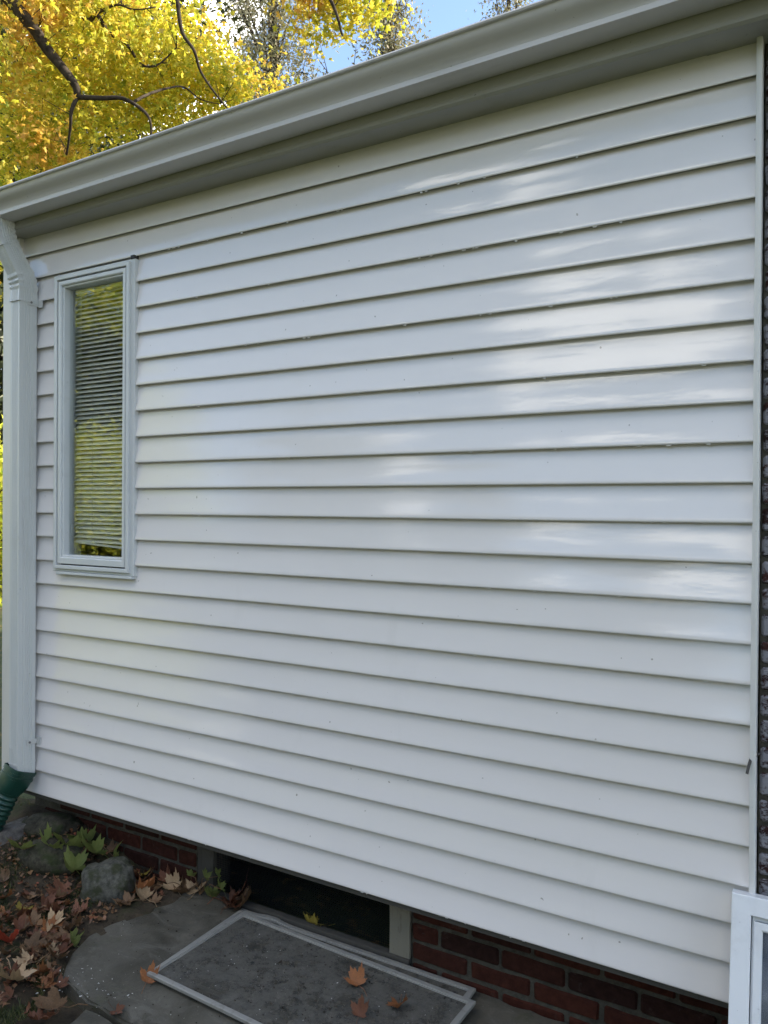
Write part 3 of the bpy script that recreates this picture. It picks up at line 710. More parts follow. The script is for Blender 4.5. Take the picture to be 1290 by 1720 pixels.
# ------------------------------------------------------------------ two insect screens on the slab
def screen(label, tl, ang, length, width, z0, kink=False, tilt=0.0):
    e = Vector((math.cos(ang), math.sin(ang), 0)); n_ = Vector((math.sin(ang), -math.cos(ang), 0)); o0 = Vector((tl[0], tl[1], z0))
    root = tag(empty('window_screen', o0 + e * length / 2 + n_ * width / 2), label, 'window screen', 'screens lying on the slab')
    fw_, th = 0.021, 0.009
    def P(a, b, z): return o0 + e * a + n_ * b + Vector((0, 0, z + tilt * b))
    def bar(a0, b0, a1, b1, ia0, ib0, ia1, ib1, nseg=1, kk=None):
        rows = []
        for i in range(nseg + 1):
            t = i / nseg; oa, ob = a0 + (a1 - a0) * t, b0 + (b1 - b0) * t; ia, ib = ia0 + (ia1 - ia0) * t, ib0 + (ib1 - ib0) * t; dz = kk(t) if kk else 0
            ob -= dz * 1.2; ib -= dz * 1.2
            m1, m2 = 0.15, 0.72
            rows.append([P(oa, ob, dz), P(oa, ob, th + dz), P(oa + (ia - oa) * m1, ob + (ib - ob) * m1, th + .0012 + dz), P(oa + (ia - oa) * m2, ob + (ib - ob) * m2, th + .0012 + dz), P(oa + (ia - oa) * (m2 + .04), ob + (ib - ob) * (m2 + .04), th - .003 + dz), P(ia, ib, th - .0025 + dz), P(ia, ib, dz)])
        MB().sweep(rows).build('frame_bar', M['aluminium'], root)
    g = 0.0006
    kk = (lambda t: 0.006 * math.exp(-((t - 0.15) / 0.05) ** 2)) if kink else None
    bar(g, 0, length - g, 0, fw_ + g, fw_, length - fw_ - g, fw_, 24, kk)
    bar(g, width, length - g, width, fw_ + g, width - fw_, length - fw_ - g, width - fw_)
    bar(0, g, 0, width - g, fw_, fw_ + g, fw_, width - fw_ - g)
    bar(length, g, length, width - g, length - fw_, fw_ + g, length - fw_, width - fw_ - g)
    na, nb = 30, 16; v = []
    for i in range(na + 1):
        for j in range(nb + 1):
            a = fw_ - .002 + (length - 2 * fw_ + .004) * i / na; b = fw_ - .002 + (width - 2 * fw_ + .004) * j / nb
            sag = -0.0025 * math.sin(math.pi * i / na) * math.sin(math.pi * j / nb) + .0008 * noise.noise(Vector((a * 20, b * 20, 0)))
            v.append(P(a, b, th * 0.55 + sag))
    f = [(i * (nb + 1) + j, (i + 1) * (nb + 1) + j, (i + 1) * (nb + 1) + j + 1, i * (nb + 1) + j + 1) for i in range(na) for j in range(nb)]
    mk('mesh_panel', v, f, M['mesh'], root, None, True)
    return P
P2 = screen('lower grey screen with bent frame, mostly under the other screen', (-1.895, 0.078), R(0.3), 0.945, 0.44, 0.003, True)
P1 = screen('upper dusty grey screen with brown leaves lying on its mesh', (-1.862, 0.043), R(-2.2), 0.945, 0.445, 0.0155)

# ------------------------------------------------------------------ white window leaning at the near end
lw = tag(empty('spare_window', (0.25, -0.2, 0.0)), 'white vinyl window with dusty glass leaning against the wall end', 'window')
lean = R(14)
A0 = Vector((-0.2065, -0.052, 0.5665))      # its top left corner
ex = Vector((0.998, 0.03, -0.003)).normalized(); ez = Vector((0.008, math.sin(lean), math.cos(lean))); ez = (ez - ex * ez.dot(ex)).normalized(); ey = ez.cross(ex)
LW, LH = 0.86, 0.60
def put(mb, nm, mat):
    v = [A0 + ex * x + ey * y + ez * z for x, y, z in mb.v]; return mk(nm, v, mb.f, mat, lw)
put(MB().ring(0, LW, -LH, 0, 0.044, -0.012, 0.040, 0.002), 'frame', M['white_pvc'])
put(MB().ring(0.0445, LW - .0445, -LH + .0445, -0.0445, 0.004, 0.012, 0.036), 'gasket', M['dark_gap'])
put(MB().ring(0.0455, LW - .0455, -LH + .0455, -0.0455, 0.010, 0.004, 0.036, 0.002), 'track', M['white_pvc'])
put(MB().ring(0.0495, LW - .0495, -LH + .0495, -0.0565, 0.020, -0.002, 0.034, 0.004), 'sash', M['white_pvc'])
put(MB().box(0.0685, LW - .0685, 0.012, 0.016, -LH + .0685, -0.0755), 'pane', M['dirty_glass'])
put(MB().box(0.05, LW - .05, 0.035, 0.039, -LH + .05, -0.05), 'back_cover', painted('blue_grey_film', (0.10, 0.13, 0.19), 0.5, (0.25, 0.27, 0.3), 0.6, 12))
mb = MB().tube([Vector((0.112 + 0.013 * math.cos(a), -0.003, -0.262 + 0.013 * math.sin(a))) for a in np.linspace(-0.4, 3.5, 14)], 0.0025, 6)
put(mb, 'latch_loop', M['strap'])

# ------------------------------------------------------------------ maple leaf shapes
def maple_outline(detail=True):
    lob = [(0, 1.0, .30), (52, .86, .27), (-52, .86, .27), (108, .56, .22), (-108, .56, .22)]
    pts = []
    order = sorted(lob, key=lambda q: q[0])
    for i, (a, r, w) in enumerate(order):
        aa = R(a)
        if detail:
            for da, rr in ((-20, .66), (-15, .80), (-8, .76), (0, 1.0), (8, .76), (15, .80), (20, .66)):
                pts.append((aa + R(da), r * rr))
        else: pts.append((aa, r))
        if i < 4:
            mid_ = R((a + order[i + 1][0]) / 2); pts.append((mid_, 0.52 if detail else 0.47))
    pts = [(math.sin(a) * r, math.cos(a) * r) for a, r in pts]
    pts.append((0.06, -0.10)); pts.append((0.0, -0.04)) if detail else None; pts.append((-0.06, -0.10))
    return pts
def leaf_mesh(seed, curl=0.5, fold=0.3):
    rnd = random.Random(seed); out = maple_outline(True); n = len(out)
    ax = rnd.uniform(0, math.pi); cv = curl * rnd.uniform(.7, 1.4); fd = fold * rnd.uniform(.4, 1.3)
    v = [(0, 0)] + [(x * 0.5, y * 0.5) for x, y in out] + out
    f = []
    for i in range(n):
        j = (i + 1) % n; f.append((0, 1 + i, 1 + j)); f.append((1 + i, 1 + n + i, 1 + n + j, 1 + j))
    V = []
    for x, y in v:
        x *= rnd.uniform(.95, 1.05); s = x * math.cos(ax) + y * math.sin(ax); t = -x * math.sin(ax) + y * math.cos(ax)
        z = cv * s * s * 0.8 + fd * abs(x) * 0.6 + 0.16 * noise.noise(Vector((x * 2.4, y * 2.4, seed * 3.3))) + 0.30 * cv * t * t * rnd.uniform(.6, 1.2)
        k = 1 - 0.22 * cv * (s * s); V.append((x * k * .5, y * k * .5, z * .5))
    b = len(V); st = []
    for i in range(4):
        yy = -0.04 - 0.16 * i; zz = 0.02 + 0.05 * i * rnd.uniform(-.3, 1)
        V += [(-.008, yy, zz), (.008, yy, zz), (0, yy, zz + .014)]
    for i in range(3):
        for q in range(3): f.append((b + i * 3 + q, b + i * 3 + (q + 1) % 3, b + (i + 1) * 3 + (q + 1) % 3, b + (i + 1) * 3 + q))
    me = bpy.data.meshes.new('fallen_leaf'); me.from_pydata(V, [], f); me.shade_smooth(); me.materials.append(LEAFM['B'])
    zm = min(q[2] for q in V)
    for q in me.vertices: q.co.z -= zm
    return me
LM = [leaf_mesh(s, c, fo) for s, c, fo in ((1, .35, .3), (2, .7, .4), (3, 1.1, .5), (4, 1.5, .7), (5, .5, .7), (6, 1.0, .25), (7, 1.9, .4))]
def hit(px, py, zoff=0.0):
    "where the sight line of a photograph pixel meets soil or slab"
    d = (CF * 1292.0 + CR * (px - 645) - CU * (py - 860)).normalized(); t = 1.0
    while t < 8:
        p = CP + d * t; on = (-2.24 < p.x and p.y > -0.6 + 0.0) and not (p.x < -2.02 and p.y < -0.35 - (p.x + 2.24) * .9)
        h = (0.0 if on else max(soil_h(p.x, p.y), -0.03)) + zoff
        if p.z <= h: return p
        t += 0.004
    return CP + d * 3
LEAFN = {'R': 'reddish brown', 'D': 'bright red', 'O': 'orange brown', 'B': 'dull brown', 'T': 'pale tan', 'Y': 'yellow', 'G': 'green'}
def spot(px, py):
    if py < 1512: return 'beside the mossy stones in the bed'
    if py > 1650: return 'on the moss near the bottom left corner'
    if px < 45: return 'at the left edge of the photo, below the log'
    if px < 85: return 'in the middle of the leaf bed'
    return 'in the bed close to the slab edge'
def leaf(p, size, col, variant, rot=None, where=None, label=None, group=None, tiltmax=28):
    o = bpy.data.objects.new('fallen_leaf', LM[variant % len(LM)]); COL.objects.link(o)
    o.location = p; o.scale = (size,) * 3
    o.rotation_euler = rot if rot else (R(random.uniform(-tiltmax, tiltmax)), R(random.uniform(-tiltmax, tiltmax)), random.uniform(0, 6.28))
    o.material_slots[0].link = 'OBJECT'; o.material_slots[0].material = LEAFM[col]
    tag(o, label or f'{LEAFN[col]} fallen maple leaf {where}', 'leaf', group or f'{LEAFN[col]} leaves {where}')
    return o
def Z4(x, y): return (x / 3.309, 1200 + y / 3.309)
def Z5(x, y): return (200 + x / 2.0806, 1400 + y / 2.0806)
bed = [(40, 1005, 90, 'O'), (30, 1095, 95, 'O'), (120, 1078, 90, 'Y'), (15, 1190, 60, 'O'), (65, 1255, 125, 'D'), (40, 1325, 95, 'B'), (160, 1295, 120, 'B'), (240, 1285, 70, 'O'), (290, 1160, 105, 'T'), (200, 1140, 85, 'B'), (240, 1060, 115, 'R'), (310, 1100, 105, 'R'), (370, 980, 135, 'R'), (425, 1110, 105, 'R'), (270, 1195, 110, 'O'), (400, 1165, 130, 'B'), (380, 1215, 150, 'B'), (320, 1345, 135, 'B'), (70, 1460, 165, 'T'), (160, 1375, 95, 'T'), (240, 1430, 115, 'O'), (235, 1490, 95, 'O'), (330, 1500, 70, 'R'), (315, 1625, 165, 'B'), (210, 1690, 90, 'R'), (100, 1180, 80, 'R'), (20, 920, 90, 'B'), (180, 1010, 70, 'B'), (350, 1050, 70, 'O'), (300, 1660, 90, 'R'), (60, 1130, 70, 'R'), (200, 1230, 80, 'R'), (330, 1250, 90, 'R')]
wall_l = [(490, 670, 95, 'R'), (610, 745, 75, 'B'), (820, 865, 85, 'Y'), (790, 910, 120, 'B'), (890, 945, 95, 'B'), (970, 950, 105, 'T'), (1040, 940, 120, 'B'), (760, 980, 150, 'O'), (800, 1010, 120, 'T'), (720, 1035, 110, 'B'), (850, 1030, 70, 'B'), (700, 960, 100, 'R'), (830, 920, 110, 'R'), (930, 905, 90, 'R'), (1000, 905, 80, 'O'), (760, 900, 90, 'R'), (880, 1000, 80, 'R')]
special = {(65, 1255): 'bright red curled maple leaf on the mossy ground at the left edge', (70, 1460): 'large pale tan maple leaf on the moss at the left edge', (120, 1078): 'small yellow leaf among the red leaves in the bed', (315, 1625): 'broad dull brown leaf on the moss near the lower left corner', (820, 865): 'small yellow leaf beside the brick foundation'}
for i, (x, y, s, c) in enumerate(bed):
    px, py = Z4(x, y); p = hit(px, py + 3, 0.008); dist = (p - CP).length
    leaf(p, s / 3.309 / 1292 * dist * 1.5, c, i * 3 + 1, None, spot(px, py), special.get((x, y)), None if (x, y) not in special else 'leaves singled out in the bed')
for i in range(30):
    x, y = random.uniform(5, 400), random.uniform(960, 1700)
    if y > 1450 and x > 330: x *= 0.7
    bed2 = random.choice('RROBBTRB'); px, py = Z4(x, y); p = hit(px, py, 0.006)
    leaf(p, random.uniform(.06, .11), bed2, i, None, spot(px, py), None, None, 40)
for i, (x, y, s, c) in enumerate(wall_l):
    px, py = Z4(x, y); p = hit(px, py + 4, 0.008); p.y = min(p.y, 0.085); dist = (p - CP).length
    leaf(p, s / 3.309 / 1292 * dist * 1.5, c, i * 3 + 2, None, 'heaped between the stone and the basement window', special.get((x, y)), None if (x, y) not in special else 'leaves singled out in the bed')
for i, (x, y, s, c) in enumerate([(430, 215, 130, 'R'), (470, 200, 80, 'R'), (400, 230, 90, 'R'), (235, 200, 80, 'B'), (290, 185, 75, 'T'), (445, 235, 90, 'B'), (385, 250, 70, 'R')]):
    px, py = Z5(x, y); p = hit(px, py + 3, 0.008); p.y = min(p.y, 0.09); dist = (p - CP).length
    leaf(p, s / 2.0806 / 1292 * dist * 1.45, c, i * 2 + 3, None, 'in front of the dark basement window')
def one(zx, zy, s, c, var, label, z, rot=None):
    px, py = Z5(zx, zy); p = hit(px, py, z); leaf(p, s / 2.0806 / 1292 * (p - CP).length * 1.25, c, var, rot, None, label, 'single leaves on slab and screens')
one(685, 318, 95, 'Y', 4, 'yellow maple leaf on the slab in front of the basement window', 0.012, (R(25), R(10), R(140)))
one(835, 528, 85, 'O', 3, 'orange brown curled leaf on the screen, upper one of three', 0.026, (R(8), R(-8), R(60)))
one(980, 600, 85, 'O', 5, 'orange brown leaf on the screen, nearest to its right end', 0.026, (R(5), R(6), R(200)))
one(838, 635, 75, 'R', 6, 'dark reddish leaf at the bottom edge of the photo on the screen', 0.026, (R(20), R(6), R(20)))
one(98, 518, 75, 'O', 6, 'crumpled orange brown leaf on the bare slab left of the screen', 0.006, (R(10), R(12), R(30)))
one(178, 465, 28, 'D', 2, 'tiny red leaf scrap beside the screen corner', 0.003)
one(-10, 620, 55, 'R', 2, 'small reddish leaf on debris at the slab corner', 0.003)
# green curled leaf on the slab edge
px, py = Z4(405, 1285); leaf(hit(px, py, 0.012), 0.105, 'G', 6, (R(30), R(50), R(115)), None, 'yellow-green folded leaf lying over the slab edge', 'single leaves on slab and screens')
px, py = Z4(430, 1360); leaf(hit(px, py, 0.004), 0.05, 'G', 1, None, None, 'small green leaf scrap on the slab', 'single leaves on slab and screens')
# green plants: a broken maple twig with leaves, and a weed at the window
def sprig(name, label, base, leaves, stemmat=M['bark']):
    root = tag(empty(name, base), label, 'plant'); tip = []
    for (p, size, rot, var, c) in leaves:
        o = bpy.data.objects.new('leaf', LM[var]); COL.objects.link(o); o.parent = root; o.location = Vector(p) - Vector(base); o.scale = (size,) * 3; o.rotation_euler = rot
        o.material_slots[0].link = 'OBJECT'; o.material_slots[0].material = LEAFM[c]; tip.append(p)
    mb = MB()
    for p in tip:
        m_ = Vector(base).lerp(Vector(p), .5) + Vector((0, 0, .03)); mb.tube([base, m_, p], [0.0022, .0018, .0012], 5)
    mb.build('stem', LEAFM['B'], root); return root
L_ = []
for zx, zy, s, rot, var in ((120, 752, 120, (R(35), R(5), R(200)), 0), (300, 750, 150, (R(38), R(-12), R(160)), 1), (385, 748, 150, (R(42), R(10), R(190)), 0), (455, 722, 110, (R(50), R(0), R(230)), 4), (530, 775, 130, (R(45), R(20), R(170)), 1), (412, 862, 120, (R(72), R(20), R(200)), 1), (640, 800, 85, (R(60), R(-20), R(150)), 2)):
    px, py = Z4(zx, zy); p = hit(px, py, 0.06); L_.append((p, s / 3.309 / 1292 * (p - CP).length * 1.9, rot, var, 'G'))
sprig('maple_twig', 'fallen twig of large green maple leaves draped over the stones', hit(*Z4(500, 740), 0.055), L_)
L_ = []
for zx, zy, s, rot, var in ((320, 245, 85, (R(55), 0, R(190)), 0), (355, 195, 70, (R(65), R(20), R(150)), 1), (250, 148, 50, (R(60), R(-10), R(210)), 0), (300, 155, 60, (R(70), 0, R(170)), 4), (345, 150, 55, (R(60), R(10), R(120)), 0), (330, 215, 60, (R(65), R(-20), R(220)), 1)):
    px, py = Z5(zx, zy); p = aty(px, py, 0.085); p.z = max(p.z, 0.01); L_.append((p, s / 2.0806 / 1292 * (p - CP).length * 1.1, rot, var, 'G'))
sprig('leafy_weed', 'low green weed growing at the left post of the basement window', Vector((-2.12, 0.09, 0.0)), L_)

# ------------------------------------------------------------------ grass, crumbs, flakes (uncountable)
def build_np(name, V, F, mat, rnd=None, kind=None, parent=None, origin=(0, 0, 0)):
    me = bpy.data.meshes.new(name); V = np.asarray(V, dtype=np.float32) - np.asarray(origin, dtype=np.float32); F = np.asarray(F, dtype=np.int32)
    nf, k = F.shape; me.vertices.add(len(V)); me.loops.add(nf * k); me.polygons.add(nf)
    me.vertices.foreach_set('co', V.ravel()); me.loops.foreach_set('vertex_index', F.ravel())
    me.polygons.foreach_set('loop_start', np.arange(0, nf * k, k, dtype=np.int32))
    if rnd is not None:
        a = me.attributes.new('rnd', 'FLOAT', 'FACE'); a.data.foreach_set('value', np.asarray(rnd, dtype=np.float32))
    me.update(calc_edges=True); me.validate()
    o = obj(name, me, mat, parent, origin)
    if kind: o['kind'] = kind
    return o
def grass():
    V, F, Q = [], [], []
    areas = [((-2.95, -2.05), (-0.85, -0.38), 15000), ((-2.95, -2.40), (-0.38, -0.08), 3500), ((-5, -2.9), (-1.3, 0.1), 3500)]
    for (x0, x1), (y0, y1), n in areas:
        for _ in range(n):
            x, y = random.uniform(x0, x1), random.uniform(y0, y1)
            if noise.noise(Vector((x * 4, y * 4, 9))) < -0.08: continue
            if x > -2.30 + max(0, -y - .42) * 1.0 : continue
            z = soil_h(x, y) - .002; h = random.uniform(.008, .030); a = random.uniform(0, 6.28); w = random.uniform(.0012, .0028); l = random.uniform(-.02, .02); l2 = random.uniform(-.02, .02)
            b = len(V); V += [(x - w * math.cos(a), y - w * math.sin(a), z), (x + w * math.cos(a), y + w * math.sin(a), z), (x + l, y + l2, z + h)]
            F.append((b, b + 1, b + 2)); Q.append(random.random())
    tag(build_np('grass', V, F, M['grass'], Q, 'stuff', None, (-2.6, -.5, 0)), 'short mossy grass growing through the leaf bed')
grass()
def specks(name, n, region, size, mat, label, zf):
    V, F = [], []
    for _ in range(n):
        p = region(); z = zf(*p); s = random.uniform(*size); b = len(V)
        for k in range(4): V.append((p[0] + random.uniform(-s, s), p[1] + random.uniform(-s, s), z + (random.uniform(0, s * .6) if k == 3 else 0)))
        V.append((p[0], p[1], z + s * random.uniform(.3, .9)))
        for t in ((0, 1, 4), (1, 2, 4), (2, 3, 4), (3, 0, 4), (0, 1, 2)): F.append(tuple(b + q for q in t))
    tag(build_np(name, V, F, mat, None, 'stuff', None, (-1.6, -.3, 0)), label)
def on_slab(): return (random.uniform(-2.22, -1.0), random.uniform(-0.6, 0.09))
def on_screen():
    q = P1(random.uniform(.03, .9), random.uniform(.03, .42) ** 1.0, 0); return (q.x, q.y)
def at_corner(): return (random.gauss(-2.02, .09), random.gauss(-.52, .05))
specks('dirt_crumbs', 420, on_screen, (.0015, .007), M['crumb'], 'dark crumbs of soil on the screen mesh', lambda x, y: .019)
specks('paint_flakes', 70, on_screen, (.001, .0032), M['flake'], 'pale flecks on the screen mesh', lambda x, y: .020)
specks('grit', 500, on_screen, (.0008, .002), M['grit'], 'fine grey grit on the screen mesh', lambda x, y: .0195)
specks('paint_flakes', 90, on_slab, (.0008, .0026), M['flake'], 'pale flecks scattered on the stone slab', lambda x, y: .001)
specks('paint_flakes', 60, at_corner, (.0012, .005), M['flake'], 'pale debris at the slab corner', lambda x, y: .001)
specks('dirt_crumbs', 420, on_slab, (.001, .005), M['crumb'], 'dark crumbs scattered on the stone slab', lambda x, y: .001)
specks('dirt_crumbs', 900, lambda: (random.uniform(-3.0, -2.2), random.uniform(-.7, .1)), (.002, .008), M['crumb'], 'bits of rotten leaf and soil in the bed', lambda x, y: soil_h(x, y))

def litter():
    V, F, Q = [], [], []
    for _ in range(2600):
        x, y = random.uniform(-3.0, -2.15), random.uniform(-.85, .08)
        if x > -2.28 + max(0, -y - .42) * 1.0: continue
        s_ = random.uniform(.003, .013); z = soil_h(x, y) + random.uniform(.001, .012); a = random.uniform(0, 6.28); n_ = 5; b = len(V)
        for k in range(n_):
            r_ = s_ * random.uniform(.15, 1.2); q = a + k * 6.28 / n_; V.append((x + r_ * math.cos(q), y + r_ * math.sin(q), z + random.uniform(0, s_ * 1.3)))
        F.append(tuple(range(b, b + n_))); Q.append(random.random())
    m_ = leaf_mat('leaf_litter', [(0, (0.05, 0.028, 0.015)), (.5, (0.13, 0.065, 0.03)), (.85, (0.20, 0.11, 0.05)), (1, (0.22, 0.06, 0.03))], .1)
    tag(build_np('leaf_litter', V, F, m_, Q, 'stuff', None, (-2.5, -.4, 0)), 'torn bits of brown leaf covering the bed')
litter()
# ------------------------------------------------------------------ trees
OUT = np.array(maple_outline(False)); 
def leaves_np(cent, size, flat=0.6):
    "maple-shaped leaves: fan of triangles round each centre, random lie"
    n = len(cent); k = len(OUT); tmpl = np.vstack([[0, 0], OUT]) * 0.5
    nrm = rng.normal(size=(n, 3)); nrm /= np.linalg.norm(nrm, axis=1)[:, None]; nrm[:, 2] += flat * 1.6; nrm /= np.linalg.norm(nrm, axis=1)[:, None]
    t = rng.normal(size=(n, 3)); t[:, 2] -= 0.5; t -= nrm * (t * nrm).sum(1)[:, None]; t /= np.linalg.norm(t, axis=1)[:, None]; b = np.cross(nrm, t)
    s = size * rng.uniform(.4, 1.3, n)[:, None, None]
    dz = np.concatenate([[0.0], np.full(k, -0.10)])
    V = cent[:, None, :] + s * (tmpl[None, :, 0, None] * b[:, None, :] + tmpl[None, :, 1, None] * t[:, None, :] + dz[None, :, None] * nrm[:, None, :])
    tri = np.array([(0, 1 + i, 1 + (i + 1) % k) for i in range(k)])
    F = (np.arange(n)[:, None, None] * (k + 1) + tri[None]).reshape(-1, 3)
    rv = np.clip(rng.beta(1.6, 1.6, n), 0, 1)
    return V.reshape(-1, 3), F, np.repeat(rv, k)
def small_leaves(cent, size, aspect=0.45):
    n = len(cent); a = rng.normal(size=(n, 3)); a /= np.linalg.norm(a, axis=1)[:, None]; b = rng.normal(size=(n, 3)); b -= a * (a * b).sum(1)[:, None]; b /= np.linalg.norm(b, axis=1)[:, None]
    s = size * rng.uniform(.6, 1.4, n)[:, None]
    V = np.stack([cent - a * s * .5, cent + b * s * aspect * .5, cent + a * s * .5, cent - b * s * aspect * .5], 1).reshape(-1, 3)
    F = np.arange(n * 4).reshape(n, 4); return V, F, rng.random(n)
def clumps(lobes, n_clump, per, spread, flatten=0.55):
    "leaf positions in drooping clumps through a set of ellipsoid lobes (centre, radii, weight)"
    w = np.array([l[2] for l in lobes], float); w /= w.sum(); out = []
    for (c, r, _), ww in zip(lobes, w):
        m = int(n_clump * ww); d = rng.normal(size=(m, 3)); d /= np.linalg.norm(d, axis=1)[:, None]; rad = rng.random(m) ** 0.45
        cc = np.array(c) + d * rad[:, None] * np.array(r)
        for q in cc:
            k = rng.poisson(per); e = rng.normal(size=(k, 3)) * spread * rng.uniform(.5, 1.4); e[:, 2] *= flatten; e[:, 2] -= 0.25 * np.abs(e[:, 0]) ; out.append(q + e)
    return np.vstack(out)
def limb(mb, pts, r0, r1, wob=0.0):
    P = [Vector(p) for p in pts]; out = []; rr = []
    n = len(P) - 1; N = n * 4
    for i in range(N + 1):
        t = i / N * n; a = min(int(t), n - 1); f = t - a
        p0 = P[max(a - 1, 0)]; p1 = P[a]; p2 = P[a + 1]; p3 = P[min(a + 2, n)]
        q = 0.5 * ((2 * p1) + (p2 - p0) * f + (2 * p0 - 5 * p1 + 4 * p2 - p3) * f * f + (3 * p1 - p0 - 3 * p2 + p3) * f ** 3)
        if wob: q = q + noise.noise_vector(q * 3) * wob
        out.append(q); rr.append(r0 + (r1 - r0) * i / N)
    mb.tube(out, rr, 8); return mb
def twigs(mb, cent, hubs, n, r=0.012, far=1.6):
    "thin twigs from limb points out to leaf clumps"
    for _ in range(n):
        c = Vector(cent[rng.integers(len(cent))]); h = min(hubs, key=lambda q: (q - c).length)
        if (h - c).length < far: mb.tube([h, h.lerp(c, .5) + Vector((random.uniform(-.1, .1), random.uniform(-.1, .1), random.uniform(0, .15))), c], [r, r * .7, r * .3], 5)

# the yellow maple beyond the house corner
def maple():
    D = 10.5
    trunk_base = Vector((-14.0, 5.6, -0.08))
    root = tag(empty('maple_tree', trunk_base), 'yellow and orange maple tree overhanging the far end of the gutter', 'tree')
    fork = Vector((-13.6, 5.4, 5.2))
    mb = MB(); limb(mb, [trunk_base, Vector((-13.9, 5.5, 2.4)), fork, Vector((-13.5, 5.3, 8.5)), Vector((-13.3, 5.6, 11.5))], 0.24, 0.06, 0.05)
    A = lambda x, y, d: at(x, y, d - 0.30)
    b1 = [fork + Vector((0, 0, 1.2)), A(-250, -170, 12.0), A(-60, -70, 11.2), A(43, 31, 10.6), A(78, 81, 10.5), A(101, 109, 10.4), A(126, 143, 10.3), A(130, 163, 10.3), A(120, 186, 10.2), A(118, 215, 10.2), A(112, 260, 10.3)]
    limb(mb, b1[:8], 0.085, 0.036); limb(mb, b1[7:], 0.026, 0.010)
    limb(mb, [A(130, 163, 10.3), A(171, 165, 10.1), A(205, 165, 10.0), A(236, 182, 9.9), A(252, 202, 9.8), A(254, 232, 9.8)], 0.030, 0.010)
    limb(mb, [A(225, 171, 9.95), A(252, 157, 10.2), A(287, 147, 10.5), A(310, 147, 10.7), A(337, 167, 10.8), A(370, 175, 11.0)], 0.016, 0.005)
    limb(mb, [A(285, -180, 11.5), A(292, -80, 10.6), A(298, 0, 10.2), A(306, 54, 10.1), A(326, 85, 10.0), A(337, 120, 10.0), A(360, 155, 9.9), A(384, 184, 9.9)], 0.028, 0.009)
    limb(mb, [A(60, -60, 11.3), A(140, 31, 10.9), A(162, 24, 10.8), A(182, 54, 10.8), A(213, 74, 10.8), A(233, 105, 10.8), A(252, 112, 10.8), A(271, 105, 10.9), A(296, 80, 11.0)], 0.030, 0.007)
    limb(mb, [A(159, 25, 10.8), A(195, 8, 10.7), A(225, 16, 10.6), A(262, 12, 10.6)], 0.016, 0.005)
    limb(mb, [fork + Vector((0, 0, 2.2)), Vector((-11, 6.6, 9.0)), A(300, -330, 12), A(285, -180, 11.5)], 0.11, 0.04)
    limb(mb, [A(285, -180, 11.5), A(420, -140, 11.2), A(520, -60, 10.8), A(560, 10, 10.6), A(575, 60, 10.5)], 0.05, 0.010)
    A = lambda x, y, d: at(x, y, d + 0.40)
    lob = [(A(60, 120, 10.8), (1.3, 1.6, 1.0), 3.2), (A(200, 90, 11.4), (1.1, 1.3, .9), 2.6), (A(290, 170, 11.0), (1.0, 1.0, .62), 1.9), (A(385, 150, 11.0), (.55, .8, .30), 0.8), (A(20, 230, 10.4), (.75, 1.0, .65), 1.5), (A(130, 250, 10.6), (.9, .9, .5), 1.0),
           (A(120, 20, 10.2), (1.3, 1.0, .5), 1.5), (A(240, 10, 10.8), (.75, .9, .5), 1.0), (A(330, 90, 11.2), (.45, .6, .42), .7), (A(440, 140, 11.4), (.22, .4, .12), .22),
           (A(560, 10, 10.6), (.52, .5, .38), .8), (A(520, -60, 10.7), (.6, .5, .4), .6), (A(600, -20, 10.6), (.45, .5, .3), .5), (A(60, 420, 10.5), (.9, 1.2, .7), 1.0),
           (A(-150, 150, 11.5), (1.6, 1.8, 2.0), 2), (A(-300, 350, 12), (1.5, 1.8, 1.8), 1.2), (A(100, -250, 12), (2.2, 2.2, 1.6), 1.0), (A(350, -260, 12), (1.6, 1.8, .9), .5), (Vector((-13.4, 5.5, 10.5)), (2.8, 2.8, 2.0), 1.2), (Vector((-14.5, 7.5, 8)), (2.4, 2.4, 2.4), 1.2)]
    cent = clumps(lob, 1650, 21, 0.19)
    hubs = [Vector(mb.v[i]) for i in range(0, len(mb.v), 8)]
    twigs(mb, cent, hubs, 900, 0.005, 0.42)
    mb.build('trunk', M['bark'], root, True, trunk_base)
    V, F, q = leaves_np(cent, 0.112, 0.5)
    build_np('crown', V, F, M['maple'], q, None, root, trunk_base)
maple()

def leafy_tree(name, label, base, height, lobes, mat, n_clump, per, spread, lsize, flatten=.8, trunk_r=.16, branches=14, group=None, aspect=.45, lean=(0, 0)):
    base = Vector(base); root = tag(empty(name, base), label, 'tree', group); mb = MB()
    tip = base + Vector((lean[0], lean[1], height * .96)); limb(mb, [base, base.lerp(tip, .35) + Vector((.1, 0, 0)), base.lerp(tip, .7) + Vector((-.1, .1, 0)), tip], trunk_r, .02, .06)
    lobes = [(base + Vector(c), r, w) for c, r, w in lobes]; cent = clumps(lobes, n_clump, per, spread, flatten)
    for i in range(branches):
        c = Vector(cent[rng.integers(len(cent))]); t = max(.12, min(.9, (c.z - base.z) / height - .08)); s = base.lerp(tip, t)
        limb(mb, [s, s.lerp(c, .5) + Vector((0, 0, .25)), c], trunk_r * .32 * (1.1 - t), .012, .05)
    hubs = [Vector(mb.v[i]) for i in range(0, len(mb.v), 24)]; twigs(mb, cent, hubs, branches * 12, .012)
    mb.build('trunk', M['bark'], root, True, base)
    V, F, q = small_leaves(cent, lsize, aspect); build_np('crown', V, F, mat, q, None, root, base); return root
def cone_lobes(h, r, n=9, z0=.2):
    out = []
    for i in range(n):
        t = z0 + (1 - z0) * i / (n - 1); rr = r * (1.05 - t) ** .75 + .15
        out.append(((random.uniform(-.15, .15) * rr, random.uniform(-.15, .15) * rr, h * t * .97), (rr, rr, h / n * .75), rr ** 1.6))
    return out
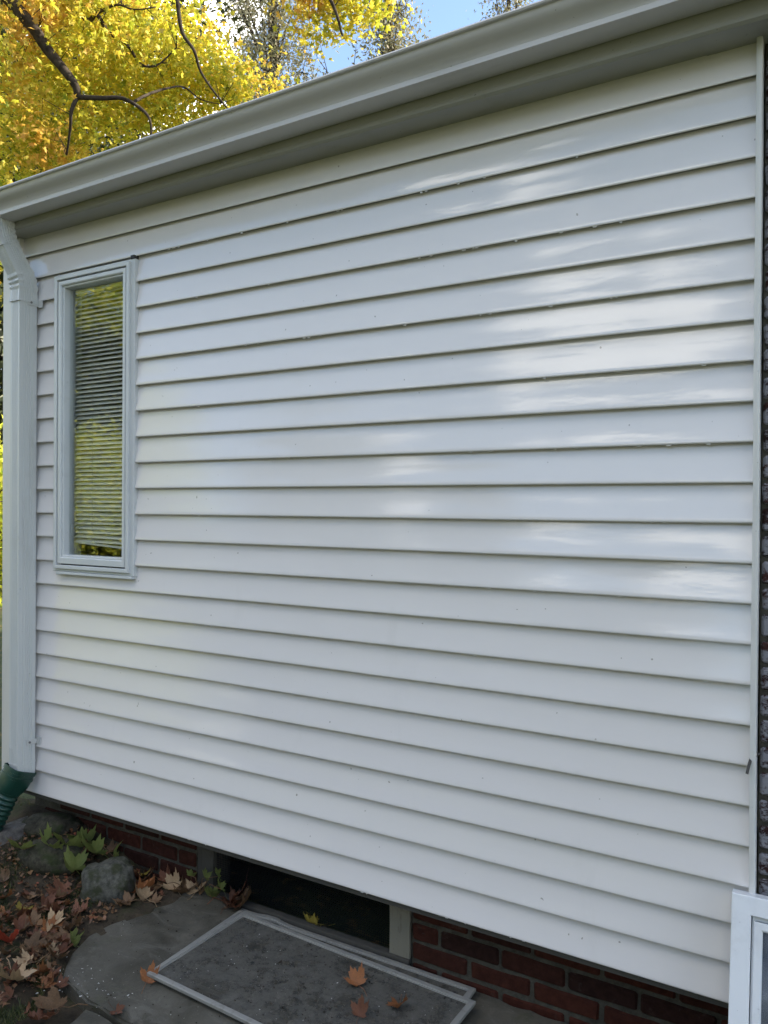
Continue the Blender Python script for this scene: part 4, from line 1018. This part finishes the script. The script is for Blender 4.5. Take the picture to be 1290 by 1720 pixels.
def gpt(px, dist, z=-0.08):
    p = at(px, 860, dist); return Vector((p.x, p.y, z))
def band(h, z0, z1, r0, r1, n=7, off=(0, 0)):
    out = []
    for i in range(n):
        t = i / (n - 1); z = z0 + (z1 - z0) * t; rr = r0 + (r1 - r0) * t
        out.append(((off[0] * t + random.uniform(-.2, .2) * rr, off[1] * t + random.uniform(-.2, .2) * rr, z), (rr, rr, (z1 - z0) / n * .8), rr ** 1.5))
    return out
leafy_tree('tall_grey_tree', 'tall sparse grey-green tree behind the yellow maple, sky showing through', gpt(455, 24), 26, band(26, 9, 25, 2.5, .5, 10), M['greygreen'], 2100, 22, .20, .105, 1.0, .26, 90)
leafy_tree('tall_grey_tree', 'feathery grey-green tree standing above the middle of the gutter', gpt(650, 22), 21, band(21, 9, 20.5, 1.7, .3, 9), M['greygreen'], 1300, 20, .18, .10, 1.0, .16, 70)
leafy_tree('tall_grey_tree', 'grey-green tree tip at the top of the photo, right of the blue gap', gpt(850, 24), 22, band(22, 11, 21.5, 1.5, .2, 8), M['greygreen'], 900, 20, .18, .10, 1.0, .16, 50)
leafy_tree('dark_evergreen', 'dark evergreen in shade behind the yellow maple at the left', gpt(110, 18), 17, band(17, 1.5, 16, 4.6, 2.4, 10), M['darkgreen'], 3600, 22, .34, .19, .8, .24, 40)
leafy_tree('dark_evergreen', 'dark evergreen at the left edge beyond the corner post', gpt(-120, 16), 10, band(10, .8, 9.6, 2.8, .4, 8), M['darkgreen'], 1000, 20, .28, .18, .8, .18, 20)
leafy_tree('golden_shrub', 'sunlit yellow-green shrub glimpsed left of the corner post', gpt(-25, 12), 3.0, [((0, 0, 1.5), (1.3, 1.3, 1.3), 1)], M['limegreen'], 420, 20, .2, .11, .8, .06, 12)
# trees across the garden that the window and the glossy siding mirror
ball = lambda h, r: [((0, 0, h * .62), (r, r, h * .33), 5), ((r * .5, r * .2, h * .5), (r * .7, r * .7, h * .22), 2), ((-r * .5, -r * .3, h * .52), (r * .7, r * .7, h * .22), 2), ((0, 0, h * .85), (r * .55, r * .55, h * .16), 1.2)]
def garden(label, x, y, h, r, mt, n=420, ls=.30):
    leafy_tree('garden_tree', label, (x, y, -0.08), h, ball(h, r), M[mt], n, 20, .42, ls, .8, .2, 16, 'trees across the garden', .6)
garden('low lime-green bushy tree mirrored in the lower half of the window glass', -13.8, -9.3, 3.0, 2.4, 'limegreen', 2600, .085)
garden('broad lime-green bush mirrored beside the lime tree in the window glass', -16.5, -8.2, 3.4, 2.4, 'limegreen', 1800, .09)
garden('dark evergreen mirrored in the middle of the window glass', -21, -15.5, 7.5, 4.6, 'darkgreen', 1600, .18)
garden('dark green tree mirrored faintly at the left of the siding', -13, -15.5, 10, 3.0, 'darkgreen')
garden('tall lime-green tree mirrored at the top of the window glass', -28, -21, 16, 4.5, 'limegreen', 1100, .2)
garden('lime-green tree mirrored faintly near the end channel', 3.0, -17, 9, 3.4, 'limegreen')
garden('dark green tree mirrored low on the middle of the siding', -5.6, -22, 8, 2.8, 'darkgreen')
garden('wide dark green tree far across the garden to the right', 9, -14, 12, 4, 'darkgreen')
garden('low dark green bush added to block sky mirrored low at the left of the siding', -15.4, -14.4, 4.6, 3.4, 'darkgreen', 700, .2)  # unseen bush added to cover a stray sky glint on the lower left laps
garden('dark green tree added far across the garden to block sky mirrored under the bright patches', -10.5, -19.5, 10, 3.4, 'darkgreen', 600, .26)  # unseen tree added to keep bright sky off the lower middle laps
def added_hedge():  # unseen row of foliage, added to cut low sky light on foundation and slab
    root = tag(empty('added_hedge', (-2, -15.5, -.08)), 'long dark clipped foliage screen added across the garden to block low sky, mirrored low in the siding', 'added_hedge')
    c = np.column_stack([rng.uniform(-14, 14, 26000), -15.5 + rng.normal(0, .55, 26000), rng.random(26000) ** .7 * 3.0]); V, F, q = small_leaves(c, .22, .6)
    build_np('foliage', V, F, M['darkgreen'], q, None, root, (-2, -15.5, -.08))
    MB().box(-14, 14, -15.8, -15.2, -.08, 2.6).build('stems', M['bark'], root)
added_hedge()
